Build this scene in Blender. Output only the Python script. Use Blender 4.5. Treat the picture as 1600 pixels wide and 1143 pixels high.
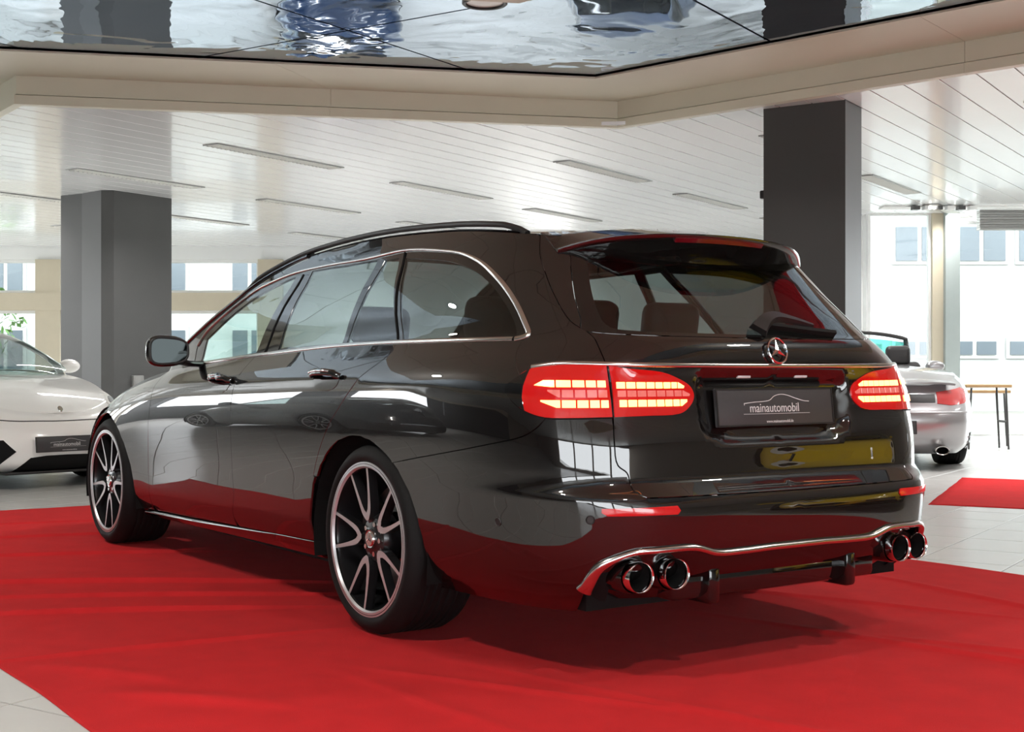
import bpy, bmesh, math, random
import numpy as np
from mathutils import Vector, Matrix
from mathutils.geometry import delaunay_2d_cdt

for _o in list(bpy.data.objects): bpy.data.objects.remove(_o, do_unlink=True)
SC = bpy.context.scene
COL = SC.collection
rng = random.Random(7)
# ------------------------------------------------------------------ camera
# world frame: estate car at the origin (rear axle on the ground), x = its nose, y = its left
CAM = np.array([-4.151, 3.144, .942]); YAW = math.radians(-34.54); FPX = 2071.; HORIZON = 574.6
FD = np.array([math.cos(YAW), math.sin(YAW), 0.]); RT = np.array([math.sin(YAW), -math.cos(YAW), 0.])
cam = bpy.data.cameras.new('camera'); camo = bpy.data.objects.new('camera', cam); COL.objects.link(camo)
cam.sensor_fit = 'HORIZONTAL'; cam.sensor_width = 36.; cam.lens = 36.*FPX/1600.; cam.shift_y = (HORIZON-571.5)/1600.
camo.location = CAM
camo.rotation_euler = (math.pi/2, 0, YAW-math.pi/2)
cam.clip_start = .05; cam.clip_end = 300
SC.camera = camo
# ------------------------------------------------------------------ daylight
world = bpy.data.worlds.new('sky'); SC.world = world; world.use_nodes = True
_bg = world.node_tree.nodes['Background']
_bg.inputs['Color'].default_value = (.93, .97, 1., 1.); _bg.inputs['Strength'].default_value = 5.0
SC.view_settings.view_transform = 'Standard'; SC.view_settings.look = 'None'
SC.view_settings.gamma = 1.; SC.view_settings.exposure = 0.74; SC.view_settings.use_curve_mapping = False
SC.cycles.max_bounces = 9; SC.cycles.diffuse_bounces = 4; SC.cycles.glossy_bounces = 5
SC.cycles.transmission_bounces = 6; SC.cycles.transparent_max_bounces = 16
SC.cycles.caustics_reflective = False; SC.cycles.caustics_refractive = False
SC.cycles.sample_clamp_indirect = 6.
SC.cycles.use_denoising = True

def cw(r, d, z=0.):
    """a point given by metres to the right of the lens, metres ahead of it, and height"""
    p = CAM + RT*r + FD*d
    return np.array([p[0], p[1], z])
# ------------------------------------------------------------------ materials
MAT = {}
def mat(name, col=(.8, .8, .8), rough=.5, metal=0., spec=.5, coat=0., noise=0., nscale=8., bump=0., bscale=60., emit=None, estr=0., sheen=0., cior=1.5):
    if name in MAT: return MAT[name]
    m = bpy.data.materials.new(name); m.use_nodes = True; nt = m.node_tree; b = nt.nodes['Principled BSDF']
    b.inputs['Base Color'].default_value = (*col, 1); b.inputs['Roughness'].default_value = rough
    b.inputs['Metallic'].default_value = metal; b.inputs['Specular IOR Level'].default_value = spec
    b.inputs['Coat Weight'].default_value = coat; b.inputs['Coat Roughness'].default_value = .02
    b.inputs['Sheen Weight'].default_value = sheen; b.inputs['Coat IOR'].default_value = cior; b.inputs['Coat Roughness'].default_value = .0 if cior > 1.6 else .02
    tc = nt.nodes.new('ShaderNodeTexCoord')
    if noise > 0:
        n = nt.nodes.new('ShaderNodeTexNoise'); n.inputs['Scale'].default_value = nscale; n.inputs['Detail'].default_value = 5
        nt.links.new(tc.outputs['Object'], n.inputs['Vector'])
        r = nt.nodes.new('ShaderNodeMapRange'); r.inputs['To Min'].default_value = 1-noise; r.inputs['To Max'].default_value = 1+noise
        nt.links.new(n.outputs['Fac'], r.inputs['Value'])
        mx = nt.nodes.new('ShaderNodeVectorMath'); mx.operation = 'SCALE'; mx.inputs[0].default_value = col
        nt.links.new(r.outputs['Result'], mx.inputs['Scale']); nt.links.new(mx.outputs['Vector'], b.inputs['Base Color'])
    if bump > 0:
        n2 = nt.nodes.new('ShaderNodeTexNoise'); n2.inputs['Scale'].default_value = bscale; n2.inputs['Detail'].default_value = 4
        nt.links.new(tc.outputs['Object'], n2.inputs['Vector'])
        bp = nt.nodes.new('ShaderNodeBump'); bp.inputs['Strength'].default_value = bump; bp.inputs['Distance'].default_value = .01
        nt.links.new(n2.outputs['Fac'], bp.inputs['Height']); nt.links.new(bp.outputs['Normal'], b.inputs['Normal'])
    if emit: 
        b.inputs['Emission Color'].default_value = (*emit, 1); b.inputs['Emission Strength'].default_value = estr
    MAT[name] = m
    return m
def glass(name, tint, ior=1.5, refl=(1, 1, 1), rough=0.):
    """thin pane: clear tinted light through, fresnel reflection off the face"""
    if name in MAT: return MAT[name]
    m = bpy.data.materials.new(name); m.use_nodes = True; nt = m.node_tree; nt.nodes.clear()
    o = nt.nodes.new('ShaderNodeOutputMaterial'); t = nt.nodes.new('ShaderNodeBsdfTransparent'); g = nt.nodes.new('ShaderNodeBsdfGlossy')
    t.inputs['Color'].default_value = (*tint, 1); g.inputs['Roughness'].default_value = rough; g.inputs['Color'].default_value = (*refl, 1)
    f = nt.nodes.new('ShaderNodeFresnel'); f.inputs['IOR'].default_value = ior
    geo = nt.nodes.new('ShaderNodeNewGeometry')
    mx = nt.nodes.new('ShaderNodeMixShader')
    # the back of the sheet counts as the same air-to-glass face
    mi = nt.nodes.new('ShaderNodeMix'); mi.data_type = 'FLOAT'
    nt.links.new(geo.outputs['Backfacing'], mi.inputs[0]); mi.inputs[2].default_value = ior; mi.inputs[3].default_value = 1./ior
    nt.links.new(mi.outputs[0], f.inputs['IOR'])
    nt.links.new(f.outputs[0], mx.inputs[0]); nt.links.new(t.outputs[0], mx.inputs[1]); nt.links.new(g.outputs[0], mx.inputs[2])
    nt.links.new(mx.outputs[0], o.inputs['Surface'])
    MAT[name] = m
    return m
mat('black_paint', (.0055, .005, .005), .3, 0., .08, 1., noise=.25, nscale=900, cior=1.82)
mat('white_paint', (.87, .87, .84), .3, 0., .5, 1., noise=.02, nscale=500)
mat('silver_paint', (.36, .36, .37), .3, .55, .5, 1., noise=.06, nscale=900)
mat('yellow_paint', (.80, .56, .01), .3, 0., .5, 1., noise=.04, nscale=500)
mat('blue_paint', (.012, .03, .075), .25, 0., .5, 1., noise=.1, nscale=700)
mat('dark_paint', (.012, .013, .016), .25, 0., .5, 1., noise=.1, nscale=700)
mat('gloss_black', (.006, .006, .006), .08, 0., .5, .5, noise=.1, nscale=200)
mat('satin_black', (.012, .012, .012), .45, noise=.15, nscale=120)
mat('matt_black', (.006, .006, .006), .85, spec=.2, noise=.2, nscale=60)
mat('rubber', (.006, .006, .006), .65, spec=.2, noise=.25, nscale=60, bump=.15, bscale=300)
mat('chrome', (.82, .82, .82), .07, 1., noise=.03, nscale=90)
mat('satin_chrome', (.62, .61, .59), .2, 1., noise=.04, nscale=90)
mat('machined', (.52, .52, .53), .34, .6, noise=.04, nscale=200)
mat('wheel_black', (.012, .012, .013), .28, .2, .5, .4, noise=.1, nscale=90)
mat('disc_steel', (.20, .20, .20), .35, 1., noise=.15, nscale=80)
mat('seat_leather', (.014, .013, .013), .5, noise=.2, nscale=90, bump=.1, bscale=300)
mat('headliner', (.11, .105, .095), .9, noise=.1, nscale=200)
mat('plate_grey', (.045, .045, .047), .4, noise=.1, nscale=120)
mat('print_white', (.62, .62, .62), .5, noise=.03, nscale=90)
mat('mirror_glass', (.018, .021, .021), .02, 1., noise=.02, nscale=20)
mat('lamp_red', (.22, .003, .004), .06, 0., .5, 1., noise=.15, nscale=40, emit=(1., .010, .006), estr=.24)
mat('led', (.9, .3, .1), .3, emit=(1., .36, .09), estr=3.6, noise=.02)
mat('led_clear', (.55, .25, .22), .12, .5, .5, 1., noise=.45, nscale=45, emit=(1., .12, .1), estr=.35)
mat('reflector_red', (.42, .006, .008), .12, 0., .5, 1., noise=.1, nscale=120, emit=(1., .01, .01), estr=.10)  # emission paints a faint glow on a reflector that is no lamp
mat('brake_red', (.16, .006, .012), .12, 0., .5, 1., noise=.1, nscale=90)
mat('lamp_tail_off', (.45, .03, .03), .15, 0., .5, 1., noise=.1, nscale=30)
glass('tint_dark', (.20, .22, .22), 1.62)
glass('tint_rear', (.46, .52, .51), 1.62)
glass('tint_light', (.80, .92, .90), 1.55)
glass('tint_green', (.20, .70, .58), 1.5)
glass('clear_pane', (.93, .96, .95), 1.45)
# ------------------------------------------------------------------ mesh helpers
def link(name, me, m=None, parent=None, smooth=True):
    o = bpy.data.objects.new(name, me); COL.objects.link(o)
    if m is not None and not me.materials: me.materials.append(MAT[m] if isinstance(m, str) else m)
    if parent is not None: o.parent = parent
    return o
def mesh(name, verts, faces, m, parent=None, smooth=False, normals=None):
    me = bpy.data.meshes.new(name); me.from_pydata([tuple(map(float, v)) for v in verts], [], [tuple(map(int, f)) for f in faces])
    if smooth: me.polygons.foreach_set('use_smooth', [True]*len(me.polygons))
    me.validate(verbose=False); me.update()
    if normals is not None and len(me.vertices) == len(normals):
        me.normals_split_custom_set_from_vertices([tuple(map(float, n)) for n in normals])
    return link(name, me, m, parent)
def bm_obj(name, bm, m, parent=None, smooth=False, angle=None):
    me = bpy.data.meshes.new(name); bm.normal_update(); bm.to_mesh(me); bm.free()
    if smooth: me.polygons.foreach_set('use_smooth', [True]*len(me.polygons))
    o = link(name, me, m, parent)
    if smooth and angle: me.set_sharp_from_angle(angle=math.radians(angle))
    return o
def empty(name, loc=(0, 0, 0), rz=0., parent=None):
    o = bpy.data.objects.new(name, None); o.empty_display_size = .1; COL.objects.link(o)
    o.location = loc; o.rotation_euler = (0, 0, rz)
    if parent is not None: o.parent = parent
    return o
def tag(o, label=None, cat=None, group=None, kind=None):
    for k, v in (('label', label), ('category', cat), ('group', group), ('kind', kind)):
        if v: o[k] = v
    return o
def box_bm(bm, c, size, rz=0., bev=0., seg=2, rx=0., ry=0.):
    r = bmesh.ops.create_cube(bm, size=1.)
    vs = r['verts']; bmesh.ops.scale(bm, vec=Vector(size), verts=vs)
    if bev > 0:
        es = list({e for v in vs for e in v.link_edges})
        q = bmesh.ops.bevel(bm, geom=es, offset=bev, segments=seg, affect='EDGES', profile=.5)
        vs = list({v for f in q['faces'] for v in f.verts} | {v for v in vs if v.is_valid})
        # every vert of this island
        seen = set(vs); st = list(vs)
        while st:
            for e in st.pop().link_edges:
                for w in e.verts:
                    if w not in seen: seen.add(w); st.append(w)
        vs = list(seen)
    M = Matrix.Translation(Vector(c)) @ Matrix.Rotation(rz, 4, 'Z') @ Matrix.Rotation(ry, 4, 'Y') @ Matrix.Rotation(rx, 4, 'X')
    bmesh.ops.transform(bm, matrix=M, verts=vs)
    return vs
def box(name, c, size, m, parent=None, rz=0., bev=0., seg=2, rx=0., ry=0., smooth=None):
    bm = bmesh.new(); box_bm(bm, c, size, rz, bev, seg, rx, ry)
    return bm_obj(name, bm, m, parent, smooth=(bev > 0) if smooth is None else smooth, angle=40)
def prism(name, poly, z0, z1, m, parent=None):
    """upright prism over a ground outline"""
    n = len(poly)
    a = sum(poly[i][0]*poly[(i+1) % n][1]-poly[(i+1) % n][0]*poly[i][1] for i in range(n))
    if a < 0: poly = poly[::-1]
    vs = [(p[0], p[1], z0) for p in poly]+[(p[0], p[1], z1) for p in poly]
    fs = [tuple(range(n-1, -1, -1)), tuple(range(n, 2*n))]+[(i, (i+1) % n, n+(i+1) % n, n+i) for i in range(n)]
    return mesh(name, vs, fs, m, parent)
def lathe(name, prof, m, parent=None, seg=64, axis='y', smooth=True, angle=35):
    """profile (radius, along axis) turned about the axis"""
    vs = []; fs = []; n = len(prof)
    for i in range(seg):
        a = 2*math.pi*i/seg; c, s = math.cos(a), math.sin(a)
        for r, h in prof:
            vs.append((r*c, h, r*s) if axis == 'y' else ((h, r*c, r*s) if axis == 'x' else (r*c, r*s, h)))
    for i in range(seg):
        j = (i+1) % seg
        for k in range(n-1):
            f = (i*n+k, i*n+k+1, j*n+k+1, j*n+k)
            fs.append(f)
    me = bpy.data.meshes.new(name); me.from_pydata(vs, [], fs)
    bm = bmesh.new(); bm.from_mesh(me); bmesh.ops.remove_doubles(bm, verts=bm.verts, dist=1e-6); bmesh.ops.recalc_face_normals(bm, faces=bm.faces)
    bm.to_mesh(me); bm.free()
    o = link(name, me, m, parent)
    if smooth:
        me.polygons.foreach_set('use_smooth', [True]*len(me.polygons)); me.set_sharp_from_angle(angle=math.radians(angle))
    return o
def sweep_data(pts, nrm, prof, closed=False, cap=True):
    pts = np.asarray(pts, float); nrm = np.asarray(nrm, float); n = len(pts)
    if closed: t = np.roll(pts, -1, 0)-np.roll(pts, 1, 0)
    else: t = np.gradient(pts, axis=0)
    t /= np.linalg.norm(t, axis=1, keepdims=True)+1e-12
    sd = np.cross(t, nrm); sd /= np.linalg.norm(sd, axis=1, keepdims=True)+1e-12
    nn = np.cross(sd, t)
    vs = []; fs = []
    for i in range(n):
        pr = prof(i/(n-1)) if callable(prof) else prof
        k = len(pr)
        for a, b in pr: vs.append(pts[i]+sd[i]*a+nn[i]*b)
    for i in range(n if closed else n-1):
        j = (i+1) % n
        for q in range(k):
            q2 = (q+1) % k
            fs.append((i*k+q, j*k+q, j*k+q2, i*k+q2))
    if cap and not closed:
        fs.append(tuple(range(k))); fs.append(tuple((n-1)*k+q for q in range(k-1, -1, -1)))
    return vs, fs
def sweep(name, pts, nrm, prof, m, parent=None, closed=False, angle=50):
    vs, fs = sweep_data(pts, nrm, prof, closed)
    me = bpy.data.meshes.new(name); me.from_pydata([tuple(map(float, v)) for v in vs], [], fs)
    bm = bmesh.new(); bm.from_mesh(me); bmesh.ops.recalc_face_normals(bm, faces=bm.faces); bm.to_mesh(me); bm.free()
    me.polygons.foreach_set('use_smooth', [True]*len(me.polygons)); me.set_sharp_from_angle(angle=math.radians(angle))
    return link(name, me, m, parent)
def round_prof(w, h, n=8, base=-.004):
    """flat-backed bead: width w, height h"""
    return [(-w/2, base)]+[(-w/2*math.cos(math.pi*i/n), h*math.sin(math.pi*i/n)**.7) for i in range(n+1)]+[(w/2, base)]
def circ_prof(r, n=10, ry=None): return [(r*math.cos(2*math.pi*i/n), (ry or r)*math.sin(2*math.pi*i/n)) for i in range(n)]
def catmull(pts, n=6, closed=False):
    pts = [np.asarray(p, float) for p in pts]; out = []; N = len(pts)
    for i in range(N if closed else N-1):
        p0 = pts[i-1] if (closed or i > 0) else 2*pts[0]-pts[1]
        p1 = pts[i]; p2 = pts[(i+1) % N]
        p3 = pts[(i+2) % N] if (closed or i+2 < N) else 2*pts[-1]-pts[-2]
        # centripetal
        t0 = 0.; t1 = t0+max(np.linalg.norm(p1-p0), 1e-9)**.5; t2 = t1+max(np.linalg.norm(p2-p1), 1e-9)**.5; t3 = t2+max(np.linalg.norm(p3-p2), 1e-9)**.5
        for k in range(n):
            t = t1+(t2-t1)*k/n
            a1 = (t1-t)/(t1-t0)*p0+(t-t0)/(t1-t0)*p1; a2 = (t2-t)/(t2-t1)*p1+(t-t1)/(t2-t1)*p2; a3 = (t3-t)/(t3-t2)*p2+(t-t2)/(t3-t2)*p3
            b1 = (t2-t)/(t2-t0)*a1+(t-t0)/(t2-t0)*a2; b2 = (t3-t)/(t3-t1)*a2+(t-t1)/(t3-t1)*a3
            out.append((t2-t)/(t2-t1)*b1+(t-t1)/(t2-t1)*b2)
    if not closed: out.append(pts[-1])
    return out
def text_mesh(name, body, size, m, parent=None, depth=.001, align='CENTER', sx=1.):
    cu = bpy.data.curves.new(name, 'FONT'); cu.body = body; cu.size = size; cu.align_x = align; cu.align_y = 'CENTER'; cu.extrude = depth
    t = bpy.data.objects.new('tmp', cu); COL.objects.link(t)
    dg = bpy.context.evaluated_depsgraph_get(); me = bpy.data.meshes.new_from_object(t.evaluated_get(dg))
    bpy.data.objects.remove(t, do_unlink=True); bpy.data.curves.remove(cu)
    me.name = name; me.transform(Matrix.Diagonal((sx, 1, 1, 1)))
    me.materials.clear()
    return link(name, me, m, parent)
def basis(o, origin, ex, ey, ez):
    M = Matrix.Identity(4)
    for i, e in enumerate((ex, ey, ez)):
        for j in range(3): M[j][i] = float(e[j])
    for j in range(3): M[j][3] = float(origin[j])
    o.matrix_local = M
    return o

# ================================================================== the showroom
mat('tile_stone', (.50, .50, .485), .27, spec=.5, noise=.05, nscale=3.5)
mat('grout', (.20, .19, .17), .8, noise=.1, nscale=20)
mat('slat_white', (.82, .83, .83), .17, spec=.5, coat=.3, noise=.02, nscale=6)
mat('slab_dark', (.12, .12, .12), .9, noise=.1)
mat('beige_panel', (.66, .635, .52), .42, spec=.4, noise=.04, nscale=3)
mat('beige_wall', (.50, .44, .36), .8, noise=.05, nscale=2)
mat('anthracite_wall', (.045, .047, .052), .7, noise=.08, nscale=2)
mat('taupe_wall', (.30, .255, .21), .8, noise=.06, nscale=2)
mat('white_wall', (.80, .81, .80), .7, noise=.02, nscale=3)
mat('column_grey', (.062, .062, .061), .42, spec=.45, noise=.06, nscale=4)
mat('frame_beige', (.56, .50, .38), .5, noise=.04)
mat('frame_grey', (.36, .41, .40), .5, noise=.04)
mat('facade_white', (.40, .40, .395), .8, noise=.04, nscale=1.5)
mat('facade_grey', (.42, .44, .46), .7, noise=.05, nscale=2)
mat('facade_glass', (.09, .11, .13), .25, spec=.6, noise=.2, nscale=1.3)
mat('shutter_metal', (.34, .34, .33), .4, .3, noise=.1, nscale=20)
mat('asphalt', (.45, .45, .44), .9, noise=.1, nscale=3)
mat('carpet_red', (.52, .016, .019), .85, spec=.05, noise=.16, nscale=7, sheen=.03, bump=.35, bscale=420)
mat('lamp_metal', (.30, .30, .29), .35, .6, noise=.1, nscale=40)
mat('lamp_blade', (.80, .80, .76), .3, .2, noise=.05)
mat('wood', (.42, .26, .12), .5, noise=.2, nscale=12)
mat('leaf', (.10, .22, .05), .6, noise=.4, nscale=9)

def foil_material():
    m = bpy.data.materials.new('mirror_foil'); m.use_nodes = True; nt = m.node_tree; b = nt.nodes['Principled BSDF']
    b.inputs['Base Color'].default_value = (.50, .61, .73, 1); b.inputs['Metallic'].default_value = 1.; b.inputs['Roughness'].default_value = .02
    tc = nt.nodes.new('ShaderNodeTexCoord'); n = nt.nodes.new('ShaderNodeTexNoise'); n.inputs['Scale'].default_value = .9; n.inputs['Detail'].default_value = 3.
    n.inputs['Distortion'].default_value = .6
    bp = nt.nodes.new('ShaderNodeBump'); bp.inputs['Strength'].default_value = .38; bp.inputs['Distance'].default_value = .05
    nt.links.new(tc.outputs['Object'], n.inputs['Vector']); nt.links.new(n.outputs['Fac'], bp.inputs['Height']); nt.links.new(bp.outputs['Normal'], b.inputs['Normal'])
    MAT['mirror_foil'] = m
foil_material()

AX = np.array([math.cos(math.radians(-67.6)), math.sin(math.radians(-67.6))]); BX = np.array([-AX[1], AX[0]])
ANG = math.atan2(AX[1], AX[0])
def ab(a, b): return AX*a+BX*b
def project(P):
    d = np.asarray(P, float)-CAM; z = d@FD
    return np.stack([800+FPX*(d@RT)/z, HORIZON-FPX*d[..., 2]/z], -1), z
def in_poly(x, y, poly):
    c = False; n = len(poly); j = n-1
    for i in range(n):
        xi, yi = poly[i]; xj, yj = poly[j]
        if (yi > y) != (yj > y) and x < (xj-xi)*(y-yi)/(yj-yi)+xi: c = not c
        j = i
    return c
# ---- floor with its tiles
TA, TB = .472, .44
def cw2(r, d): return tuple(cw(r, d)[:2])
ROOM = [cw2(-17, -9), cw2(15, -9), cw2(15, 17.6), cw2(4.9, 18.75), cw2(4.9, 23.6), cw2(-17, 23.6)]
floor = prism('floor', [cw2(-22, -14), cw2(22, -14), cw2(22, 30), cw2(-22, 30)], -.3, -.0045, 'grout'); tag(floor, 'pale stone tiled showroom floor under the cars', 'floor', kind='structure')
def tile_mesh():
    w, h, t, c = TA/2-.003, TB/2-.003, .006, .002
    vs = [(-w, -h, -t), (w, -h, -t), (w, h, -t), (-w, h, -t), (-w, -h, -c), (w, -h, -c), (w, h, -c), (-w, h, -c), (-w+c, -h+c, 0), (w-c, -h+c, 0), (w-c, h-c, 0), (-w+c, h-c, 0)]
    fs = []
    for k in (0, 4):
        for i in range(4): fs.append((k+i, k+(i+1) % 4, k+4+(i+1) % 4, k+4+i))
    fs.append((8, 9, 10, 11))
    return vs, fs
_tv, _tf = tile_mesh()
_tme = bpy.data.meshes.new('tile'); _tme.from_pydata(_tv, [], _tf); _tme.materials.append(MAT['tile_stone'])
RUG = [(-9., 2.10), (4.95, 2.10), (4.95, -2.17), (-9., -2.17)]
MAT2 = [(1.62, -4.45), (.2, -4.95), (1.3, -7.6), (2.86, -6.57)]
cells = []; far = []
for i in range(-70, 71):
    for j in range(-70, 71):
        p = ab(2.11+(i+.5)*TA, -.75+(j+.5)*TB)
        if not in_poly(p[0], p[1], ROOM): continue
        if -2.17+.35 < p[1] < 2.10-.35 and -9 < p[0] < 4.6: continue
        q, z = project(np.array([p[0], p[1], 0.]))
        vis = z > .5 and -40 < q[0] < 1640 and q[1] < 1180 and not in_poly(p[0], p[1], MAT2)
        if vis and (230 < q[0] < 1400 and q[1] < 1140): vis = False       # behind the big car
        if vis and q[0] < 150 and q[1] < 735: vis = False
        if vis: cells.append((FPX*FPX*TA*TB*CAM[2]/z**3, p))
        else: far.append(p)
cells.sort(key=lambda c: -c[0])
for a, p in cells[:280]:
    o = bpy.data.objects.new('tile', _tme); COL.objects.link(o); o.parent = floor; o.location = (p[0], p[1], 0); o.rotation_euler = (0, 0, ANG)
far += [p for a, p in cells[280:]]
_R = np.array([[AX[0], BX[0]], [AX[1], BX[1]]]); _tq = np.array(_tv)
V = []; F = []
for p in far:
    k = len(V); xy = _tq[:, :2]@_R.T+p
    V += [(xy[i, 0], xy[i, 1], _tq[i, 2]) for i in range(12)]; F += [tuple(k+i for i in f) for f in _tf]
o = mesh('tile_field', V, F, 'tile_stone', floor); tag(o, kind='stuff')
# ---- red carpets: cloth laid over the tiles, with folds
def carpet(name, x0, x1, y0, y1, nx, ny, folds, label, frame=None, edge=.006):
    rr = random.Random(3); fs = []
    ph = [(rr.uniform(0, 6.28), rr.uniform(.8, 2.2), rr.uniform(.5, 3.)) for _ in range(5)]
    X, Y = np.meshgrid(np.linspace(x0, x1, nx+1), np.linspace(y0, y1, ny+1), indexing='ij'); U = (X-x0)/(x1-x0); W_ = (Y-y0)/(y1-y0)
    XX = X+edge*(np.sin(7*Y+1.)+.5*np.sin(17*Y))*(abs(U-.5)*2)**8; YY = Y+edge*(1.2*np.sin(2.3*X+.5)+.7*np.sin(7.1*X))*(abs(W_-.5)*2)**8
    Z = .0035+.0012*sum(np.sin(a+b*X*1.7+c*Y*1.3) for a, b, c in ph)/5
    for (fx, fy, ang, ln, w, h) in folds:
        dx, dy = X-fx, Y-fy; ca, sa = math.cos(ang), math.sin(ang)
        al, ac = dx*ca+dy*sa, -dx*sa+dy*ca
        ac = ac+.03*np.sin(al*2.1+fx)
        Z = Z+np.where(abs(al) < ln, h*np.where(ac > 0, np.exp(-(ac/w)**2), np.exp(-(ac/(w*2.5))**2))*(1-(al/ln)**2), 0)
    vs = [tuple(q) for q in np.stack([XX, YY, Z], -1).reshape(-1, 3)]
    for i in range(nx):
        for j in range(ny):
            a = i*(ny+1)+j; fs.append((a, a+ny+1, a+ny+2, a+1))
    # turned-down edge
    ring = [i*(ny+1) for i in range(nx+1)]+[nx*(ny+1)+j for j in range(1, ny+1)]+[i*(ny+1)+ny for i in range(nx-1, -1, -1)]+[j for j in range(ny-1, 0, -1)]
    b0 = len(vs); vs += [(vs[k][0], vs[k][1], .0005) for k in ring]; n = len(ring)
    fs += [(ring[k], b0+k, b0+(k+1) % n, ring[(k+1) % n]) for k in range(n)]
    if frame:
        (ox, oy), (ux, uy), (wx, wy) = frame
        vs = [(ox+ux*a+wx*b, oy+uy*a+wy*b, c) for a, b, c in vs]
    o = mesh(name, vs, fs, 'carpet_red', None, smooth=True)
    return tag(o, label, 'carpet')
FOLDS = [(1.6, 1.3, 1.0, 1.2, .014, .022), (.9, 1.5, 1.15, .9, .014, .020), (2.6, 1.2, 1.1, .9, .014, .016), (3.4, 1.0, 1.25, .7, .014, .014), (.2, 1.55, 1.5, .7, .014, .013), (1.15, 1.25, 1.05, 1.1, .012, .018),
         (-1.5, -.6, .25, 1.4, .016, .011), (-.9, -1.5, -.1, 1.0, .016, .012), (-2.0, -1.0, .45, 1.2, .016, .010), (-1.2, 1.2, .1, .9, .018, .010), (-.5, -1.0, .4, .8, .014, .010),
         (-1.9, .5, .3, 1.6, .016, .009), (-.55, 1.75, .75, .35, .03, .016), (-.1, 1.85, .6, .3, .03, .014), (4.1, .9, 1.3, .6, .014, .010), (-1.6, -1.7, .9, .6, .014, .010), (-1.0, .9, .5, .7, .014, .009)]
carpet('red_carpet', -9., 4.95, -2.17, 2.10, 1000, 300, FOLDS, 'large wrinkled red carpet under the black estate car')
_u = np.array([1.216-1.806, -4.713+4.402]); _L = np.linalg.norm(_u); _u /= _L; _w = np.array([-_u[1], _u[0]])
_w = np.array([2.909-1.62, -6.558+4.45]); _w /= np.linalg.norm(_w)
carpet('red_carpet', 0., 4.5, 0., 2.45, 60, 40, [], 'smaller flat red carpet on the tiles behind the black estate car', frame=((1.75, -4.40), tuple(_u), tuple(_w)), edge=.002)
# ---- ceiling: glossy white slats around a recess lined with mirror foil
RECESS = [(7.016, .355), (5.064, -4.343), (-1.2, -5.75), (-6.2, -3.2), (-7.2, 2.6), (-4., 6.4), (2., 6.8), (9.5, 5.5), (9.5, .43)]
ceiling = prism('ceiling', [cw2(-17.4, -9.4), cw2(15.4, -9.4), cw2(15.4, 17.7), cw2(5.2, 18.9), cw2(5.2, 24), cw2(-17.4, 24)], 3.5, 3.7, 'slab_dark')
tag(ceiling, 'glossy white slatted showroom ceiling around the mirrored recess', 'ceiling', kind='structure')
SW = .28
def cuts(b, poly):
    """where the line at offset b along the slats crosses an outline"""
    r = []; n = len(poly)
    q = [(p[0]*AX[0]+p[1]*AX[1], p[0]*BX[0]+p[1]*BX[1]) for p in poly]
    for i in range(n):
        (a0, b0), (a1, b1) = q[i], q[(i+1) % n]
        if (b0 > b) != (b1 > b): r.append(a0+(a1-a0)*(b-b0)/(b1-b0))
    return sorted(r)
ROOMC = [cw2(-17.2, -9.2), cw2(15.2, -9.2), cw2(15.2, 17.6), cw2(5.0, 18.75), cw2(5.0, 23.7), cw2(-17.2, 23.7)]
for k in range(-80, 90):
    b = 7.514+k*SW
    w = SW/2-.005
    def spans_at(bb):
        rc = cuts(bb, ROOMC); hole = cuts(bb, RECESS); sp = []
        for s in range(0, len(rc)-1, 2):
            lo, hi = rc[s], rc[s+1]; cur = lo
            for h in range(0, len(hole)-1, 2):
                if hole[h] > cur: sp.append((cur, hole[h]))
                cur = max(cur, hole[h+1])
            if cur < hi: sp.append((cur, hi))
        return sp
    s1, s2 = spans_at(b-w), spans_at(b+w)
    if len(s1) != len(s2):          # a recess corner falls within this slat: keep clear of it
        sm_ = [spans_at(b+w*t) for t in (-.98, -.7, -.4, -.1, .1, .4, .7, .98)]; m_ = max(map(len, sm_)); sm_ = [q for q in sm_ if len(q) == m_]
        s1 = s2 = [(max(q[k_][0] for q in sm_), min(q[k_][1] for q in sm_)) for k_ in range(m_)]
    for (l1, h1), (l2, h2) in zip(s1, s2):
        if max(h1-l1, h2-l2) < .05: continue
        vs = []
        for a1, a2 in ((l1, l2), (h1, h2)):
            for bb, z in ((-w, 3.13), (-w, 3.102), (-w+.004, 3.1), (w-.004, 3.1), (w, 3.102), (w, 3.13)):
                p = ab(a1+(a2-a1)*(bb+w)/(2*w), b+bb); vs.append((p[0], p[1], z))
        fs = [(i, (i+1) % 6, 6+(i+1) % 6, 6+i) for i in range(6)]+[(5, 4, 3, 2, 1, 0), (6, 7, 8, 9, 10, 11)]
        mesh('ceiling_slat', vs, fs, 'slat_white', ceiling)
# recess: fascia boards with lip and groove, ledge panels, foil
recess = empty('ceiling_recess', (0, 0, 3.1)); tag(recess, 'beige fascia and ledge framing the mirrored ceiling recess', 'ceiling recess', kind='structure')
def inset_poly(poly, d):
    n = len(poly); out = []
    a = sum(poly[i][0]*poly[(i+1) % n][1]-poly[(i+1) % n][0]*poly[i][1] for i in range(n)); sg = 1 if a > 0 else -1
    for i in range(n):
        p0, p1, p2 = (np.array(poly[k % n]) for k in (i-1, i, i+1))
        e0 = (p1-p0)/np.linalg.norm(p1-p0); e1 = (p2-p1)/np.linalg.norm(p2-p1)
        n0 = np.array([-e0[1], e0[0]])*sg; n1 = np.array([-e1[1], e1[0]])*sg
        m = n0+n1; m = m/max(m@m, .3)*2
        out.append(tuple(p1+m*d))
    return out
def ring_piece(name, o0, o1, i0, i1, z0, z1, m):
    w = prism(name, [o0, o1, i1, i0], z0, z1, m, recess); w.location = (0, 0, -3.1); return w
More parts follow.
